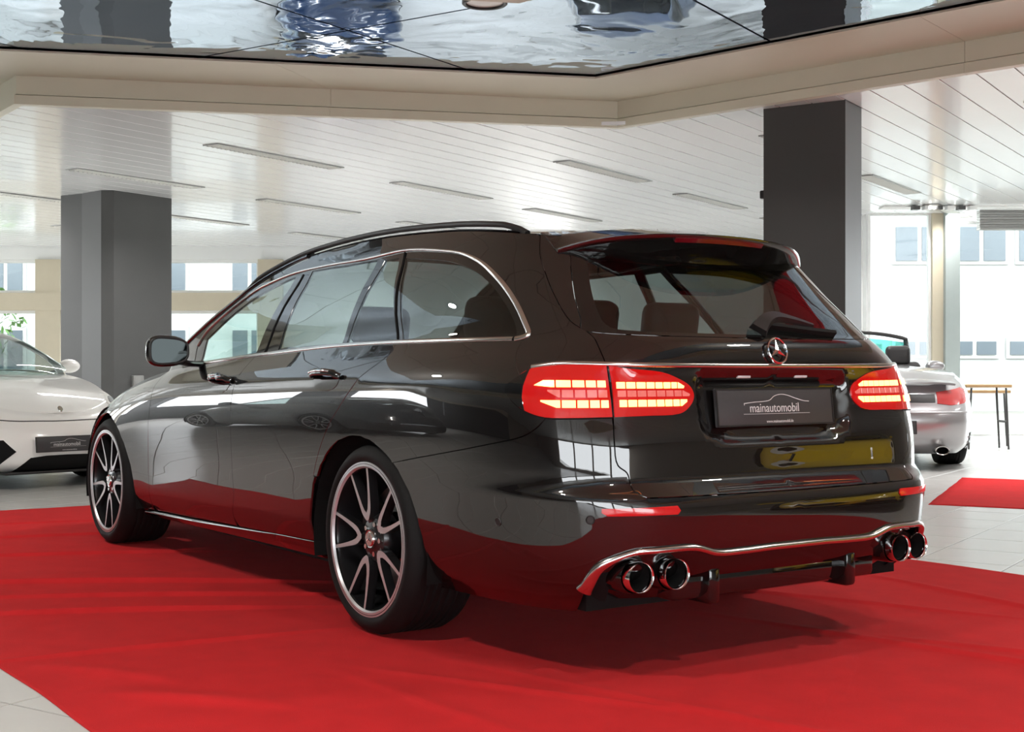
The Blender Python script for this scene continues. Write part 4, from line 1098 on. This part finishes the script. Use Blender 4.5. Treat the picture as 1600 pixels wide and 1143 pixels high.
# lamps
def seg_row(par, s0, s1, va, vb, widths, m, side, off, taper0=0., taper1=0.):
    tot = sum(widths); c = s0; k = len(widths)
    for i, w in enumerate(widths):
        a = c; b = c+(s1-s0)*w/tot; c = b; g = .0011
        h = vb-va
        la = va+h*taper0 if i == 0 else va; lb = vb-h*taper1 if i == k-1 else vb
        lp = [(a+g, va), (b-g, va), (b-g, vb), (a+g, vb)]
        if i == 0 and taper0: lp = [(a+g+(b-a)*.75, va), (b-g, va), (b-g, vb), (a+g+(b-a)*.42, vb), (a+g, va+h*.25)] if taper0 > 0 else [(a+g, vb-h*.2), (a+g+(b-a)*.75, va), (b-g, va), (b-g, vb), (a+g, vb)]
        if i == k-1 and taper1: lp = [(a+g, va), (b-g-(b-a)*.1, va), (b-g, va+h*.35), (b-g-(b-a)*.8, vb), (a+g, vb)] if taper1 > 0 else [(a+g, va), (b-g-(b-a)*.7, va), (b-g, va+h*.65), (b-g, vb), (a+g, vb)]
        ES.panel('led_block', [lp], m, par, off=off, skirt=.002, grid=.02, edge=.01, side=side, disp=False)
for side in 'LR':
    lo = ES.panel('tail_lamp', [[tuple(q) for q in catmull(BK['lamp_o'][:4], 4)]+BK['lamp_o'][4:7]+[tuple(q) for q in catmull(BK['lamp_o'][7:], 4)]], 'lamp_red', car, off=.006, skirt=.02, inset=.001, side=side, disp=False)
    li = ES.panel('tail_lamp', [[tuple(q) for q in catmull(BK['lamp_i'][:10], 4)]+BK['lamp_i'][10:]], 'lamp_red', tailgate, off=.006, skirt=.02, inset=.001, side=side, disp=False)
    for o in (lo, li): o['label'] = 'lit red tail lamp lens'
    ES.panel('lamp_tip', [[tuple(q) for q in catmull([BK['lamp_o'][9], BK['lamp_o'][10], BK['lamp_o'][0], BK['lamp_o'][1], BK['lamp_o'][2]], 4)]+[(2.6075, .860), (2.6030, .825), (2.6015, .785)]], 'gloss_black', lo, off=.0075, skirt=.01, inset=.0005, side=side, disp=False, grid=.02)
    seg_row(lo, 2.6165, 2.7075, .8225, .8455, (33, 24, 20, 17, 15), 'led', side, .0085, 1.)
    seg_row(lo, 2.6245, 2.7100, .7500, .7760, (32, 23, 19, 17, 14), 'led', side, .0085, -1.)
    seg_row(lo, 2.6330, 2.7090, .7865, .8125, (20, 18, 17, 16, 15), 'led_clear', side, .0075, -1.)
    seg_row(li, 2.7195, 2.8235, .8185, .8410, (14, 15, 15, 14, 13, 13, 11, 13), 'led', side, .0085, 0, 1.)
    seg_row(li, 2.7225, 2.8270, .7525, .7765, (12, 14, 14, 14, 13, 13, 12, 13), 'led', side, .0085, 0, -1.)
    seg_row(li, 2.7205, 2.8330, .7885, .8105, (13, 14, 14, 14, 14, 13, 13, 14), 'led_clear', side, .0075, 0, 1.)
    ES.strip('lamp_seal', [tuple(q) for q in BK['lamp_o'][6:]]+[tuple(BK['lamp_o'][0])], .006, .005, 'rubber', lo, side=side)
    ES.panel('bumper_reflector', [BK['refl']], 'reflector_red', bumper, off=.004, skirt=.008, side=side, disp=False)
    for (s_, v_) in BK['sensor']:
        p_, n_ = ES.PN(s_, v_, .001); p_ = p_[0]*[1, sgn(side), 1]; n_ = n_[0]*[1, sgn(side), 1]
        o = lathe('park_sensor', [(0, .0008), (.010, .0008), (.011, .0), (.0125, .0015), (.014, .0)], 'satin_black', bumper, 24, 'z')
        e1 = np.cross([0, 0, 1.], n_); e1 /= np.linalg.norm(e1); basis(o, p_, e1, np.cross(n_, e1), n_)
ES.strip('tailgate_trim', [(2.6137, .8965), (2.6466, .9085), (2.68, .909), (2.7124, .9068), (2.78, .9045), (2.8598, .9032), (2.94, .902), (3., .902)], .015, .006, 'satin_chrome', car, side='C', n=6, off=.002)
# number plate with dealer print
p_, n_ = ES.PN(3., (.8155-.20)/.83); pz = np.array([-1.0865, 0, .8155]); en = np.array([-.994, 0, .115]); en /= np.linalg.norm(en)
ex = np.array([0, -1., 0]); ey = np.cross(en, ex)
def on_plate(o, x, y, z, pl): basis(o, (x, y, z), (1, 0, 0), (0, 1, 0), (0, 0, 1)); o.parent = pl; return o
def dealer_plate(parent, origin, ex, ey, en, w=.53, h=.122):
    pl = box('number_plate', (0, 0, 0), (w, h, .014), 'plate_grey', parent, bev=.004); basis(pl, origin, ex, ey, en)
    f = bmesh.new()
    for c, s in (((0, h/2-.003, .007), (w-.004, .005, .004)), ((0, -h/2+.003, .007), (w-.004, .005, .004)), ((w/2-.003, 0, .007), (.005, h-.004, .004)), ((-w/2+.003, 0, .007), (.005, h-.004, .004))): box_bm(f, c, s)
    bm_obj('plate_holder', f, 'satin_black', pl)
    t = text_mesh('plate_lettering', 'mainautomobil', .041, 'print_white', pl, .0004, sx=.92); on_plate(t, -.01, -.004, .0078, pl)
    t = text_mesh('plate_lettering', 'www.mainautomobil.de', .0135, 'print_white', pl, .0004, sx=.95); on_plate(t, .01, -.047, .0078, pl)
    cur = catmull([(-.145, .012), (-.10, .016), (-.055, .018), (-.03, .022), (-.01, .034), (.02, .040), (.05, .037), (.09, .026), (.125, .018), (.15, .016)], 6)
    sweep('plate_car_line', [(p[0], p[1], .0078) for p in cur], [(0, 0, 1)]*len(cur), [(-.0011, -.0004), (-.0011, .0004), (.0011, .0004), (.0011, -.0004)], 'print_white', pl)
    sweep('plate_car_line', [(-.145, .006, .0078), (-.145, .013, .0078)], [(0, 0, 1)]*2, [(-.001, -.0004), (-.001, .0004), (.001, .0004), (.001, -.0004)], 'print_white', pl)
    sweep('plate_rule', [(-.15, -.022, .0078), (.15, -.022, .0078)], [(0, 0, 1)]*2, [(-.0006, -.0004), (-.0006, .0004), (.0006, .0004), (.0006, -.0004)], 'print_white', pl)
    return pl
dealer_plate(tailgate, pz+en*.004, ex, ey, en)
for yy in (.13, -.13):
    box('plate_lamp', (-1.072, yy, .915), (.02, .06, .012), 'print_white', tailgate, bev=.004)
# badge: ring and three-pointed star
p_, n_ = ES.PN(3., .958); p_ = p_[0]; n_ = n_[0]
st = lathe('badge_ring', [(.0385, -.003), (.0385, .004), (.0415, .006), (.0445, .004), (.0445, -.003)], 'chrome', tailgate, 48, 'z')
eyb = np.cross(n_, ex); basis(st, p_+n_*.010, ex, eyb, n_)
bm = bmesh.new()
for i in range(3):
    a = math.pi/2+i*2*math.pi/3; tip = bm.verts.new((.039*math.cos(a), .039*math.sin(a), .002)); l = bm.verts.new((.0095*math.cos(a+1.047), .0095*math.sin(a+1.047), .002)); r = bm.verts.new((.0095*math.cos(a-1.047), .0095*math.sin(a-1.047), .002)); c = bm.verts.new((0, 0, .0075)); b_ = bm.verts.new((0, 0, -.002))
    bm.faces.new((c, l, tip)); bm.faces.new((c, tip, r)); bm.faces.new((b_, tip, l)); bm.faces.new((b_, r, tip))
bm_obj('badge_star', bm, 'chrome', st)
# wiper
def rear_pt(y, z, off):
    s_, v_ = ES.at_yz(y, z); p_, n_ = ES.PN(s_, v_, off); return p_[0]*[1, (1 if y >= 0 else -1), 1], n_[0]*[1, (1 if y >= 0 else -1), 1]
wq = [rear_pt(y, z, o) for y, z, o in ((.03, 1.055, .012), (.0, 1.07, .030), (-.06, 1.085, .034), (-.14, 1.08, .03), (-.23, 1.065, .026))]
wp_, wn_ = np.array([a for a, b in wq]), np.array([b for a, b in wq])
wiper = sweep('wiper_arm', np.array(catmull(wp_, 5)), np.array(catmull(wn_, 5)), lambda t: [(-.026*(1-t)-.006, -.010), (-.02*(1-t)-.005, .012*(1-t)+.006), (.02*(1-t)+.005, .012*(1-t)+.006), (.026*(1-t)+.006, -.010)], 'satin_black', tailgate)
wq = [rear_pt(y, z, .012) for y, z in ((-.03, 1.075), (-.12, 1.068), (-.22, 1.06), (-.33, 1.052))]
sweep('wiper_blade', np.array(catmull([a for a, b in wq], 5)), np.array(catmull([b for a, b in wq], 5)), [(-.008, -.012), (-.009, .006), (0, .012), (.009, .006), (.008, -.012)], 'rubber', wiper)
# exhaust tips and diffuser
for sd in (1, -1):
    for y, x, z in ((.625, -1.16, .326), (.506, -1.184, .329)):
        t = lathe('exhaust_tip', [(.036, .19), (.0405, .03), (.0405, .008), (.0425, .0), (.0455, -.003), (.0475, .002), (.047, .02), (.045, .19)], 'chrome', car, 48, 'x'); t.location = (x, y*sd, z); t.scale = (1, 1.04, .98)
        i_ = lathe('exhaust_bore', [(.0400, .012), (.038, .12), (0, .12)], 'matt_black', t, 32, 'x')
        lathe('tip_sleeve', [(.050, .03), (.054, .04), (.054, .12), (.050, .12)], 'gloss_black', t, 40, 'x')
box('diffuser', (-1.00, 0, .275), (.22, .92, .09), 'gloss_black', car, bev=.02)
for y in (.31, -.31): box('diffuser_fin', (-1.07, y, .272), (.14, .05, .12), 'gloss_black', car, bev=.015)
# under body, wheel housings
bm = bmesh.new(); box_bm(bm, (1.35, 0, .215), (4.3, 1.08, .05)); box_bm(bm, (1.47, 0, .215), (1.98, 1.62, .05)); box_bm(bm, (-.72, 0, .235), (.55, 1.40, .05)); box_bm(bm, (3.5, 0, .22), (.3, 1.2, .05))
bm_obj('underbody', bm, 'matt_black', car)
def liner(cx, cz, r, y0, y1):
    n_ = 28; vs = []; fs = []
    for i in range(n_+1):
        a = math.radians(-12+204*i/n_)
        for y in (y0, y1): vs.append((cx+r*math.cos(a), y, cz+r*math.sin(a)))
    for i in range(n_): fs.append((2*i, 2*i+1, 2*i+3, 2*i+2))
    vs.append((cx, y0, cz)); c = len(vs)-1
    for i in range(n_): fs.append((c, 2*i, 2*i+2))
    mesh('wheel_housing', vs, fs, 'matt_black', car)
for cx in (.05, 2.94):
    for sd in (1, -1): liner(cx, .31, .425, sd*.52, sd*.885)
WP = wheel_parts(.336, .2715, .275, 5, 2.)
for loc, mir, rt in (((0, .912, .337), False, 0.), ((2.939, .905, .337), False, math.radians(-48)), ((0, -.912, .337), True, .4), ((2.939, -.905, .337), True, .9)):
    place_wheel(WP, car, loc, mir, rt)
drop(WP)
# handles
for side in 'LR':
    for key, dk, xc, zc in (('f', 'f', 1.355, .883), ('r', 'r', .322, .906)):
        d_ = doors[dk+side]
        lp = []
        for i in range(28):
            a = 2*math.pi*i/28; lp.append(ES.at_xz(xc-.005+.105*math.cos(a), zc-.012+.040*math.sin(a)*(1. if math.sin(a) < 0 else .75)))
        ES.panel('handle_bowl_shade', [lp], 'gloss_black', d_, off=.0015, skirt=.004, grid=.012, edge=.008, side=side, extra=lambda p, s, v, xc=xc, zc=zc: -.0*p[:, 0])  # flat black patch paints the dark of the hollow behind the grip
        pts = []; nr = []
        for t in np.linspace(0, 1, 20):
            x = xc+.118-.236*t; s_, v_ = ES.at_xz(x, zc+.002); p_, n_ = ES.PN(s_, v_, .004+.034*math.sin(math.pi*t)**.45); pts.append(p_[0]*[1, sgn(side), 1]); nr.append(n_[0]*[1, sgn(side), 1])
        sweep('door_handle', pts, nr, lambda t: circ_prof(.0125+.003*math.sin(math.pi*t), 12, .009), 'black_paint', d_)
        pts2 = np.array(pts)+np.array(nr)*.009; sweep('handle_inlay', pts2[3:-3], nr[3:-3], round_prof(.008, .003), 'chrome', d_)
# door mirrors
for side in 'LR':
    sd = sgn(side)
    ctr = np.array([1.735, 1.005*sd, 1.02])
    bm = bmesh.new(); bmesh.ops.create_uvsphere(bm, u_segments=28, v_segments=18, radius=1.)
    for v in bm.verts:
        x, y, z = v.co; sx = .105 if x > 0 else .035
        y2 = math.copysign(abs(y)**.75, y); z2 = math.copysign(abs(z)**.72, z)
        v.co = (x*sx, y2*.098*sd, z2*.072*(1+.12*y)+.0)
    if sd < 0: bmesh.ops.reverse_faces(bm, faces=bm.faces)
    mo = bm_obj('door_mirror', bm, 'black_paint', doors['f'+side], smooth=True); mo.location = ctr; mo.rotation_euler = (0, 0, math.radians(-8*sd))
    g = []
    for i in range(32):
        a = 2*math.pi*i/32; c, s_ = math.cos(a), math.sin(a); g.append((math.copysign(abs(c)**.6, c)*.082*sd, math.copysign(abs(s_)**.6, s_)*.056*(1+.12*math.copysign(abs(c)**.6, c))))
    vs = [(-.0385, y, z) for y, z in g]+[(-.030, y*1.03, z*1.03) for y, z in g]
    n_ = 32; fs = [tuple(range(n_)) if sd < 0 else tuple(range(n_-1, -1, -1))]+[(i, (i+1) % n_, n_+(i+1) % n_, n_+i) for i in range(n_)]
    mesh('mirror_glass', vs, fs, 'mirror_glass', mo)
    bz = sweep('mirror_bezel', [(-.036, y*1.04, z*1.04) for y, z in g], [(-1, 0, 0)]*32, circ_prof(.006, 8), 'satin_black', mo, closed=True)
    pts = [(.03, -.07*sd, -.050), (.05, -.11*sd, -.058), (.075, -.15*sd, -.060), (.10, -.19*sd, -.058)]
    sweep('mirror_stalk', pts, [(0, 0, 1)]*4, circ_prof(.032, 10, .014), 'satin_black', mo)
# cabin
bm = bmesh.new()
def seat(x, y, w):
    s = empty('seat', (x, y, .32), 0, car)
    box('seat_cushion', (.02, 0, .12), (.52, w, .15), 'seat_leather', s, bev=.05, seg=3)
    box('seat_back', (-.30, 0, .42), (.14, w*.96, .58), 'seat_leather', s, bev=.05, seg=3, ry=-.24)
    box('headrest', (-.42, 0, .80), (.10, .27, .17), 'seat_leather', s, bev=.045, seg=3, ry=-.15)
    return s
seat(1.30, .37, .52); seat(1.30, -.37, .52)
for y in (.42, 0, -.42): seat(.32, y, .43)
box('cabin_floor', (.9, 0, .30), (2.6, 1.5, .06), 'matt_black', car)
box('boot_cover', (-.45, 0, .86), (.75, 1.2, .02), 'seat_leather', car, bev=.005)
box('dashboard', (1.98, 0, .82), (.34, 1.42, .22), 'seat_leather', car, bev=.07, seg=3)
stw = lathe('steering_wheel', [(.17, -.012), (.185, 0), (.17, .012), (.158, 0), (.17, -.012)], 'seat_leather', car, 40, 'x'); stw.location = (1.72, .37, .87); stw.rotation_euler = (0, .35, 0)
sb = bmesh.new(); box_bm(sb, (.01, 0, 0), (.02, .33, .04)); box_bm(sb, (.01, 0, -.08), (.02, .04, .16)); box_bm(sb, (.005, 0, 0), (.05, .11, .11), bev=.02); bm_obj('wheel_spoke', sb, 'satin_black', stw)

# ================================================================== the other cars
def make_sports(coupe=True):
    B = Body(); B.x0, B.x1 = .25, 1.9; B.zq0, B.zq1, B.zq2 = .13, .92, 1.28
    B.zb = smooth([-1.1, -.8, -.3, .3, 1., 1.6, 2.05, 2.5, 2.9, 3.2, 3.5], [.74, .80, .89, .92, .92, .905, .87, .80, .71, .62, .48], .08)
    if coupe: B.zt = smooth([-1.1, -.85, -.4, .2, .75, 1.15, 1.55, 1.95, 2.25], [.76, .83, 1.03, 1.21, 1.285, 1.265, 1.14, .965, .86], .08)
    else: B.zt = smooth([-1.1, 1.0, 1.55, 1.95, 2.25], [1.28, 1.27, 1.14, .965, .86], .08)
    B.zs = smooth([-1.2, 3.5], [.15, .13], .1)
    B.W = smooth([.13, .2, .35, .55, .7, .8, .88, .92, 1.05, 1.2, 1.28, 1.32], [.80, .86, .892, .905, .90, .878, .83, .785, .725, .64, .57, .55], .015)
    B.Wx = lambda x: 1-.035*np.exp(-((x-1.25)/.6)**2)
    B.Xr = smooth([0, .1, .3, .5, .62, .7, .85, 1, 1.5, 2], [-.86, -.97, -1.05, -1.07, -1.06, -1.03, -.99, -.93, -.85, -.80], .02)
    B.nr = smooth([0, .5, 1, 2], [4.2, 4.0, 3.2, 3.0], .05)
    B.Xf = smooth([0, .08, .2, .5, .75, .9, 1], [3.30, 3.38, 3.42, 3.44, 3.42, 3.36, 3.28], .02)
    B.nf = smooth([0, .5, 1], [3.2, 3.0, 2.5], .05); B.Xfg = 2.2
    return B
SPB = {k: make_sports(k) for k in (True, False)}
SPS = {k: Skin(SPB[k]) for k in SPB}
SWP = wheel_parts(.33, .250, .26, 5, 20., 'machined')
def at_nose(S, y, z):
    m = (S.gS <= .95) & (S.gV <= 1.)
    d = np.where(m, (S.gX[..., 1]-abs(y))**2+(S.gX[..., 2]-z)**2, 9e9); i = np.unravel_index(np.argmin(d), d.shape); return float(S.gS[i]), float(S.gV[i])
def at_tail(S, y, z):
    m = (S.gS >= 2.) & (S.gV <= 1.)
    d = np.where(m, (S.gX[..., 1]-abs(y))**2+(S.gX[..., 2]-z)**2, 9e9); i = np.unravel_index(np.argmin(d), d.shape); return float(S.gS[i]), float(S.gV[i])
_cache = {}
def sports_car(name, label, paint, loc, rz, coupe=True, front=False, rear=False):
    S = SPS[coupe]; B = S.B
    c = empty(name, loc, rz); tag(c, label, 'car')
    def ell(cx): 
        return [S.at_xz(cx+.375*math.cos(t), max(.33+.375*math.sin(t), .16)) for t in np.linspace(math.radians(-28), math.radians(208), 26)]
    # body side outline with the arches let in from below
    def arch_in(cx): return [S.at_xz(cx+.375*math.cos(t), .33+.375*math.sin(t)) for t in np.linspace(math.radians(206), math.radians(-26), 26)]
    a1, a2 = ell(2.43), ell(0.)
    low = lambda s0, s1: along(s0, s1, 0., max(2, int(abs(s1-s0)*30)))
    lp = low(0, a1[-1][0])
    arcF = [S.at_xz(2.43+.375*math.cos(t), max(.33+.375*math.sin(t), .135)) for t in np.linspace(math.radians(-31), math.radians(211), 28)]
    arcR = [S.at_xz(0.+.375*math.cos(t), max(.33+.375*math.sin(t), .15)) for t in np.linspace(math.radians(-31), math.radians(211), 28)]
    loop = low(0, arcF[-1][0]-.004)+arcF[::-1]+low(arcF[0][0]+.004, arcR[0][0]-.004)+arcR+low(arcR[-1][0]+.004, 3.)+[(3., .5)]+along(3., 0., 1., 90)+[(0., .5)]
    body = S.panel('body_shell', [loop], paint, c, side='C', grid=.05, edge=.022, skirt=.03)
    cap(S, 'bonnet', 0., 1.02, 1., paint, c, lambda x: .035*np.clip((3.4-x)/.6, 0, 1), ns=46, nk=10)
    cw_ = lambda x: .03+.05*sm((x-.9)/.8)+.05*sm((-.1-x)/.6)
    if coupe:
        band = [(1.06, 1.03), (2.30, 1.03), (2.38, 1.10), (2.22, 1.55), (2.02, 1.80), (1.75, 1.86), (1.45, 1.86), (1.2, 1.75), (1.08, 1.5)]
        bl = band[:2]+[tuple(q) for q in catmull(band[2:], 4)]
        for sd in 'LR':
            S.panel('side_window', [bl], 'tint_rear', c, off=-.003, side=sd, skirt=0, grid=.06, edge=.03)
            S.panel('cabin_side', [along(.97, 2.97, 1., 60)+along(2.97, .97, 2., 60), bl], paint, c, side=sd, skirt=.01, grid=.06, edge=.03)
        cap(S, 'roof', .9, 2.99, 2., paint, c, cw_, ns=60, nk=10, xr=(-.05, 1.2))
        cap(S, 'rear_screen', 1.6, 2.99, 2., 'gloss_black', c, cw_, ns=60, nk=10, xr=(-.62, -.03))
        cap(S, 'rear_deck', 1.8, 2.995, 2., paint, c, cw_, ns=90, nk=10, xr=(-.95, -.60))
        cap(S, 'windscreen', 0., 1.6, 2., 'tint_light', c, cw_, ns=60, nk=10, xr=(1.18, 2.3))
    else:
        cap(S, 'rear_deck', 1.93, 2.995, 1., paint, c, lambda x: .07*np.clip((x+1.0)/.4, 0, 1), ns=50, nk=10)
        cap(S, 'windscreen', 0., 1.6, 2., 'tint_green', c, cw_, ns=60, nk=10, xr=(1.28, 2.3))
        ss = np.linspace(1.0, 1.46, 16); R_ = B.P(ss, np.full_like(ss, 2.), np.ones_like(ss, bool)); top = R_[-1]
        hoop = [tuple(p) for p in R_]+[(top[0]-.02, top[1]*k, top[2]+.075*(1-k*k)) for k in np.linspace(.9, -.9, 13)]+[(p[0], -p[1], p[2]) for p in R_[::-1]]
        sweep('screen_frame', hoop, [(-.6, 0, .8)]*len(hoop), circ_prof(.026, 8, .018), 'satin_black', c)
        for y in (.36, -.36):
            s = empty('seat', (.72, y, .25), 0, c)
            box('seat_back', (-.22, 0, .45), (.14, .46, .62), 'seat_leather', s, bev=.05, seg=3, ry=-.2); box('headrest', (-.30, 0, .82), (.10, .25, .20), 'seat_leather', s, bev=.05, seg=3); box('seat_cushion', (.05, 0, .15), (.48, .48, .14), 'seat_leather', s, bev=.05)
        box('cabin_tub', (.85, 0, .55), (1.5, 1.36, .5), 'seat_leather', c, bev=.05); 
    for sd in (1, -1):
        n_ = 22; vs = []; fs = []
        for cx in (0., 2.43):
            k0 = len(vs)
            for i in range(n_+1):
                a = math.radians(-20+220*i/n_)
                for y in (.55, .87): vs.append((cx+.385*math.cos(a), y*sd, .33+.385*math.sin(a)))
            vs.append((cx, .55*sd, .33)); cc = len(vs)-1
            for i in range(n_): fs += [(k0+2*i, k0+2*i+1, k0+2*i+3, k0+2*i+2), (cc, k0+2*i, k0+2*i+2)]
            mesh('wheel_housing', vs[k0:], [tuple(q-k0 for q in f) for f in fs if min(f) >= k0], 'matt_black', c)
        bm = bmesh.new(); bmesh.ops.create_uvsphere(bm, u_segments=18, v_segments=10, radius=1.)
        for v in bm.verts: v.co = (v.co.x*.09 if v.co.x > 0 else v.co.x*.04, v.co.y*.105, v.co.z*.065)
        mo = bm_obj('door_mirror', bm, paint, c, smooth=True); mo.location = (1.62, sd*.97, .96)
        sweep('mirror_stalk', [(0, -sd*.07, -.03), (.02, -sd*.20, -.06)], [(0, 0, 1)]*2, circ_prof(.02, 8, .012), 'satin_black', mo)
    box('underbody', (1.2, 0, .17), (4.0, 1.06, .05), 'matt_black', c)
    box('cabin_floor', (.9, 0, .28), (2.0, 1.3, .05), 'matt_black', c)
    if coupe:
        for y in (.36, -.36):
            s = empty('seat', (.8, y, .25), 0, c); box('seat_back', (-.22, 0, .42), (.14, .46, .6), 'seat_leather', s, bev=.05); box('headrest', (-.28, 0, .78), (.1, .25, .18), 'seat_leather', s, bev=.05)
        box('dashboard', (1.75, 0, .80), (.3, 1.25, .16), 'seat_leather', c, bev=.05)
    for loc_, mir in (((0, .895, .33), False), ((2.43, .885, .33), False), ((0, -.895, .33), True), ((2.43, -.885, .33), True)): place_wheel(SWP, c, loc_, mir)
    if front:
        def np_(pts, nm, m, off=.003, side='C', curve=False, **k):
            q = [at_nose(S, y, z) for y, z in pts]
            if curve: q = [tuple(a) for a in catmull(q, 4, True)]
            return S.panel(nm, [q], m, c, off=off, side=side, skirt=.006, grid=.03, edge=.012, **k)
        # half outlines start and end on the centre plane
        q = [(0., at_nose(S, 0, .135)[1])]+[at_nose(S, y, z) for y, z in ((.20, .135), (.38, .140), (.29, .25), (.16, .262))]+[(0., at_nose(S, 0, .265)[1])]
        S.panel('centre_intake', [q], 'matt_black', c, off=.003, side='C', skirt=.006, grid=.03, edge=.012)
        for sd in 'LR':
            np_(((.40, .30), (.50, .20), (.62, .19), (.74, .30), (.70, .385), (.48, .39)), 'side_intake', 'matt_black', side=sd)
            np_(((.56, .66), (.62, .60), (.70, .58), (.76, .62), (.75, .69), (.68, .735), (.60, .72)), 'headlamp', 'lamp_blade', off=.006, side=sd, curve=True)
            np_(((.60, .66), (.65, .62), (.71, .63), (.71, .68), (.65, .70)), 'headlamp_eye', 'gloss_black', off=.010, side=sd, curve=True)
            np_(((.50, .42), (.80, .44), (.82, .465), (.50, .445)), 'marker_lamp', 'lamp_blade', off=.004, side=sd)
        sv = [(0., at_nose(S, 0, .525)[1])]+[at_nose(S, y, z) for y, z in ((.2, .527), (.4, .535), (.55, .555), (.66, .60))]
        S.strip('bonnet_gap', sv[::-1], .010, .003, 'satin_black', c, side='C', n=6)
        s_, v_ = at_nose(S, 0, .345); p_, n_ = S.PN(0., v_); nn = np.array([.97, 0, .1]); nn /= np.linalg.norm(nn)
        exx = np.array([0, 1., 0]); dealer_plate(c, np.array([3.45, 0, .35]), exx, np.cross(nn, exx), nn)
        b_ = lathe('bonnet_badge', [(0, .004), (.02, .004), (.024, 0)], 'satin_chrome', c, 20, 'z'); b_.location = (3.33, 0, .62); b_.rotation_euler = (0, .9, 0); b_.scale = (1.2, .9, 1)
        box('splitter', (3.28, 0, .130), (.20, .95, .02), 'satin_black', c, bev=.008)
    if rear:
        for sd in 'LR':
            q = [at_tail(S, y, z) for y, z in ((.47, .615), (.60, .60), (.74, .615), (.80, .66), (.80, .73), (.73, .76), (.60, .735), (.47, .72))]
            S.panel('tail_lamp', [q], 'lamp_tail_off', c, off=.006, side=sd, skirt=.01, grid=.03)
            s1 = 1 if sd == 'L' else -1
            e = lathe('exhaust_tip', [(.030, .16), (.034, .0), (.040, -.004), (.042, .004), (.040, .16)], 'satin_chrome', c, 36, 'x'); e.location = (-1.05, .50*s1, .19); e.scale = (1, 1.6, 1)
            lathe('exhaust_bore', [(.033, .01), (.03, .1), (0, .1)], 'matt_black', e, 24, 'x')
            for k in range(3):
                s0 = at_tail(S, .80, .20+k*.05); s2 = at_tail(S, .885, .20+k*.05)
                S.strip('vent_blade', [s0, ((s0[0]+s2[0])/2, (s0[1]+s2[1])/2), s2], .022, .012, paint, c, side=sd, n=5, off=.004)
            q = [at_tail(S, y, z) for y, z in ((.77, .17), (.86, .17), (.885, .34), (.80, .34))]
            S.panel('side_vent', [q], 'matt_black', c, off=.002, side=sd, skirt=.004, grid=.03)
            S.strip('bumper_crease', [at_tail(S, y, .535) for y in (.84, .7, .5, .3, .1)]+[(3., at_tail(S, 0, .535)[1])], .020, .010, paint, c, side=sd, n=5)
        # tail spoiler
        pts = [(-.955+.13*(abs(y)/.62)**3, y, .815-.02*(abs(y)/.62)**4) for y in np.linspace(.62, -.62, 25)]
        sweep('tail_spoiler', pts, [(-.3, 0, 1)]*25, lambda t: [(-.055, -.012), (-.05, .012), (.02, .022), (.06, .018), (.065, .002), (.02, -.014)], paint, c)
        nn = np.array([-.98, 0, .15]); nn /= np.linalg.norm(nn); exx = np.array([0, -1., 0])
        dealer_plate(c, np.array([-1.085, 0, .40]), exx, np.cross(nn, exx), nn)
        S.panel('lamp_bar', [[(3., at_tail(S, 0, .63)[1]), at_tail(S, .45, .625), at_tail(S, .45, .70), (3., at_tail(S, 0, .71)[1])]], 'satin_black', c, off=.003, side='C', skirt=.006, grid=.03)
    return c
def heading(r, d):
    h = RT*r+FD*d; h /= np.linalg.norm(h); return h, math.atan2(h[1], h[0])
h, rz = heading(.72, -.69); nose_p = cw(-3.49, 10.4)
sports_car('sports_car', 'white sports car facing out beside the chamfered column', 'white_paint', tuple(nose_p-h*3.44), rz, True, front=True)
h, rz = heading(.11, .994); tail_p = cw(3.42, 12.1)
sports_car('convertible_car', 'silver open convertible seen from behind on the pale tiles', 'silver_paint', tuple(tail_p+h*1.07), rz, False, rear=True)
sports_car('sports_car', 'yellow sports car mirrored in the tailgate of the black estate', 'yellow_paint', (-4.9, -5.2, 0), math.radians(50), True, front=True)
sports_car('sports_car', 'dark sports car mirrored along the doors of the black estate', 'dark_paint', (5.9, 4.5, 0), math.radians(-2), True)
sports_car('sports_car', 'blue sports car hidden behind the estate and mirrored above its roof rail', 'blue_paint', tuple(cw(-2.6, 20.)), YAW+.2, True)
sports_car('sports_car', 'blue sports car hidden behind the estate and mirrored above its spoiler', 'blue_paint', tuple(cw(1.6, 18.)), YAW+math.pi-.15, True)
drop(SWP)

# ------------------------------------------------------------------ which strip lamp is which
NAMES = [((433, 245), 'louvred strip lamp nearest the fascia over the estate front door'), ((216, 279), 'louvred strip lamp crossing just above the chamfered column'),
    ((946, 268), 'dark louvred strip lamp nearest the fascia left of the tailgate column'), ((693, 298), 'louvred strip lamp above the middle of the estate roof rail'),
    ((40, 306), 'louvred strip lamp between the picture edge and the chamfered column'), ((485, 322), 'louvred strip lamp above the front end of the roof rail'),
    ((1112, 314), 'faint strip lamp low above the spoiler beside the tailgate column'), ((881, 336), 'faint strip lamp just above the rear of the estate roof'),
    ((1390, 288), 'strip lamp just past the tailgate column toward the glazing'), ((311, 343), 'faint strip lamp right of the chamfered column over the far windows'),
    ((1484, 329), 'faint strip lamp at the striped louvre over the beige post'), ((1657, 184), 'strip lamp at the picture edge above the silver convertible'),
    ((163, 360), 'faint strip lamp behind the chamfered column'), ((685, 354), 'faint strip lamp level with the estate roof rail'),
    ((1259, 231), 'strip lamp behind the top of the tailgate column'), ((1235, 349), 'strip lamp far behind the tailgate column')]
for x, y, seen, t in LAMPS:
    lab = 'louvred strip lamp elsewhere in the slatted ceiling, outside the picture'
    if seen:
        (p, l) = min(NAMES, key=lambda n: (n[0][0]-x)**2+(n[0][1]-y)**2)
        if (p[0]-x)**2+(p[1]-y)**2 < 900: lab = l
    t['label'] = lab
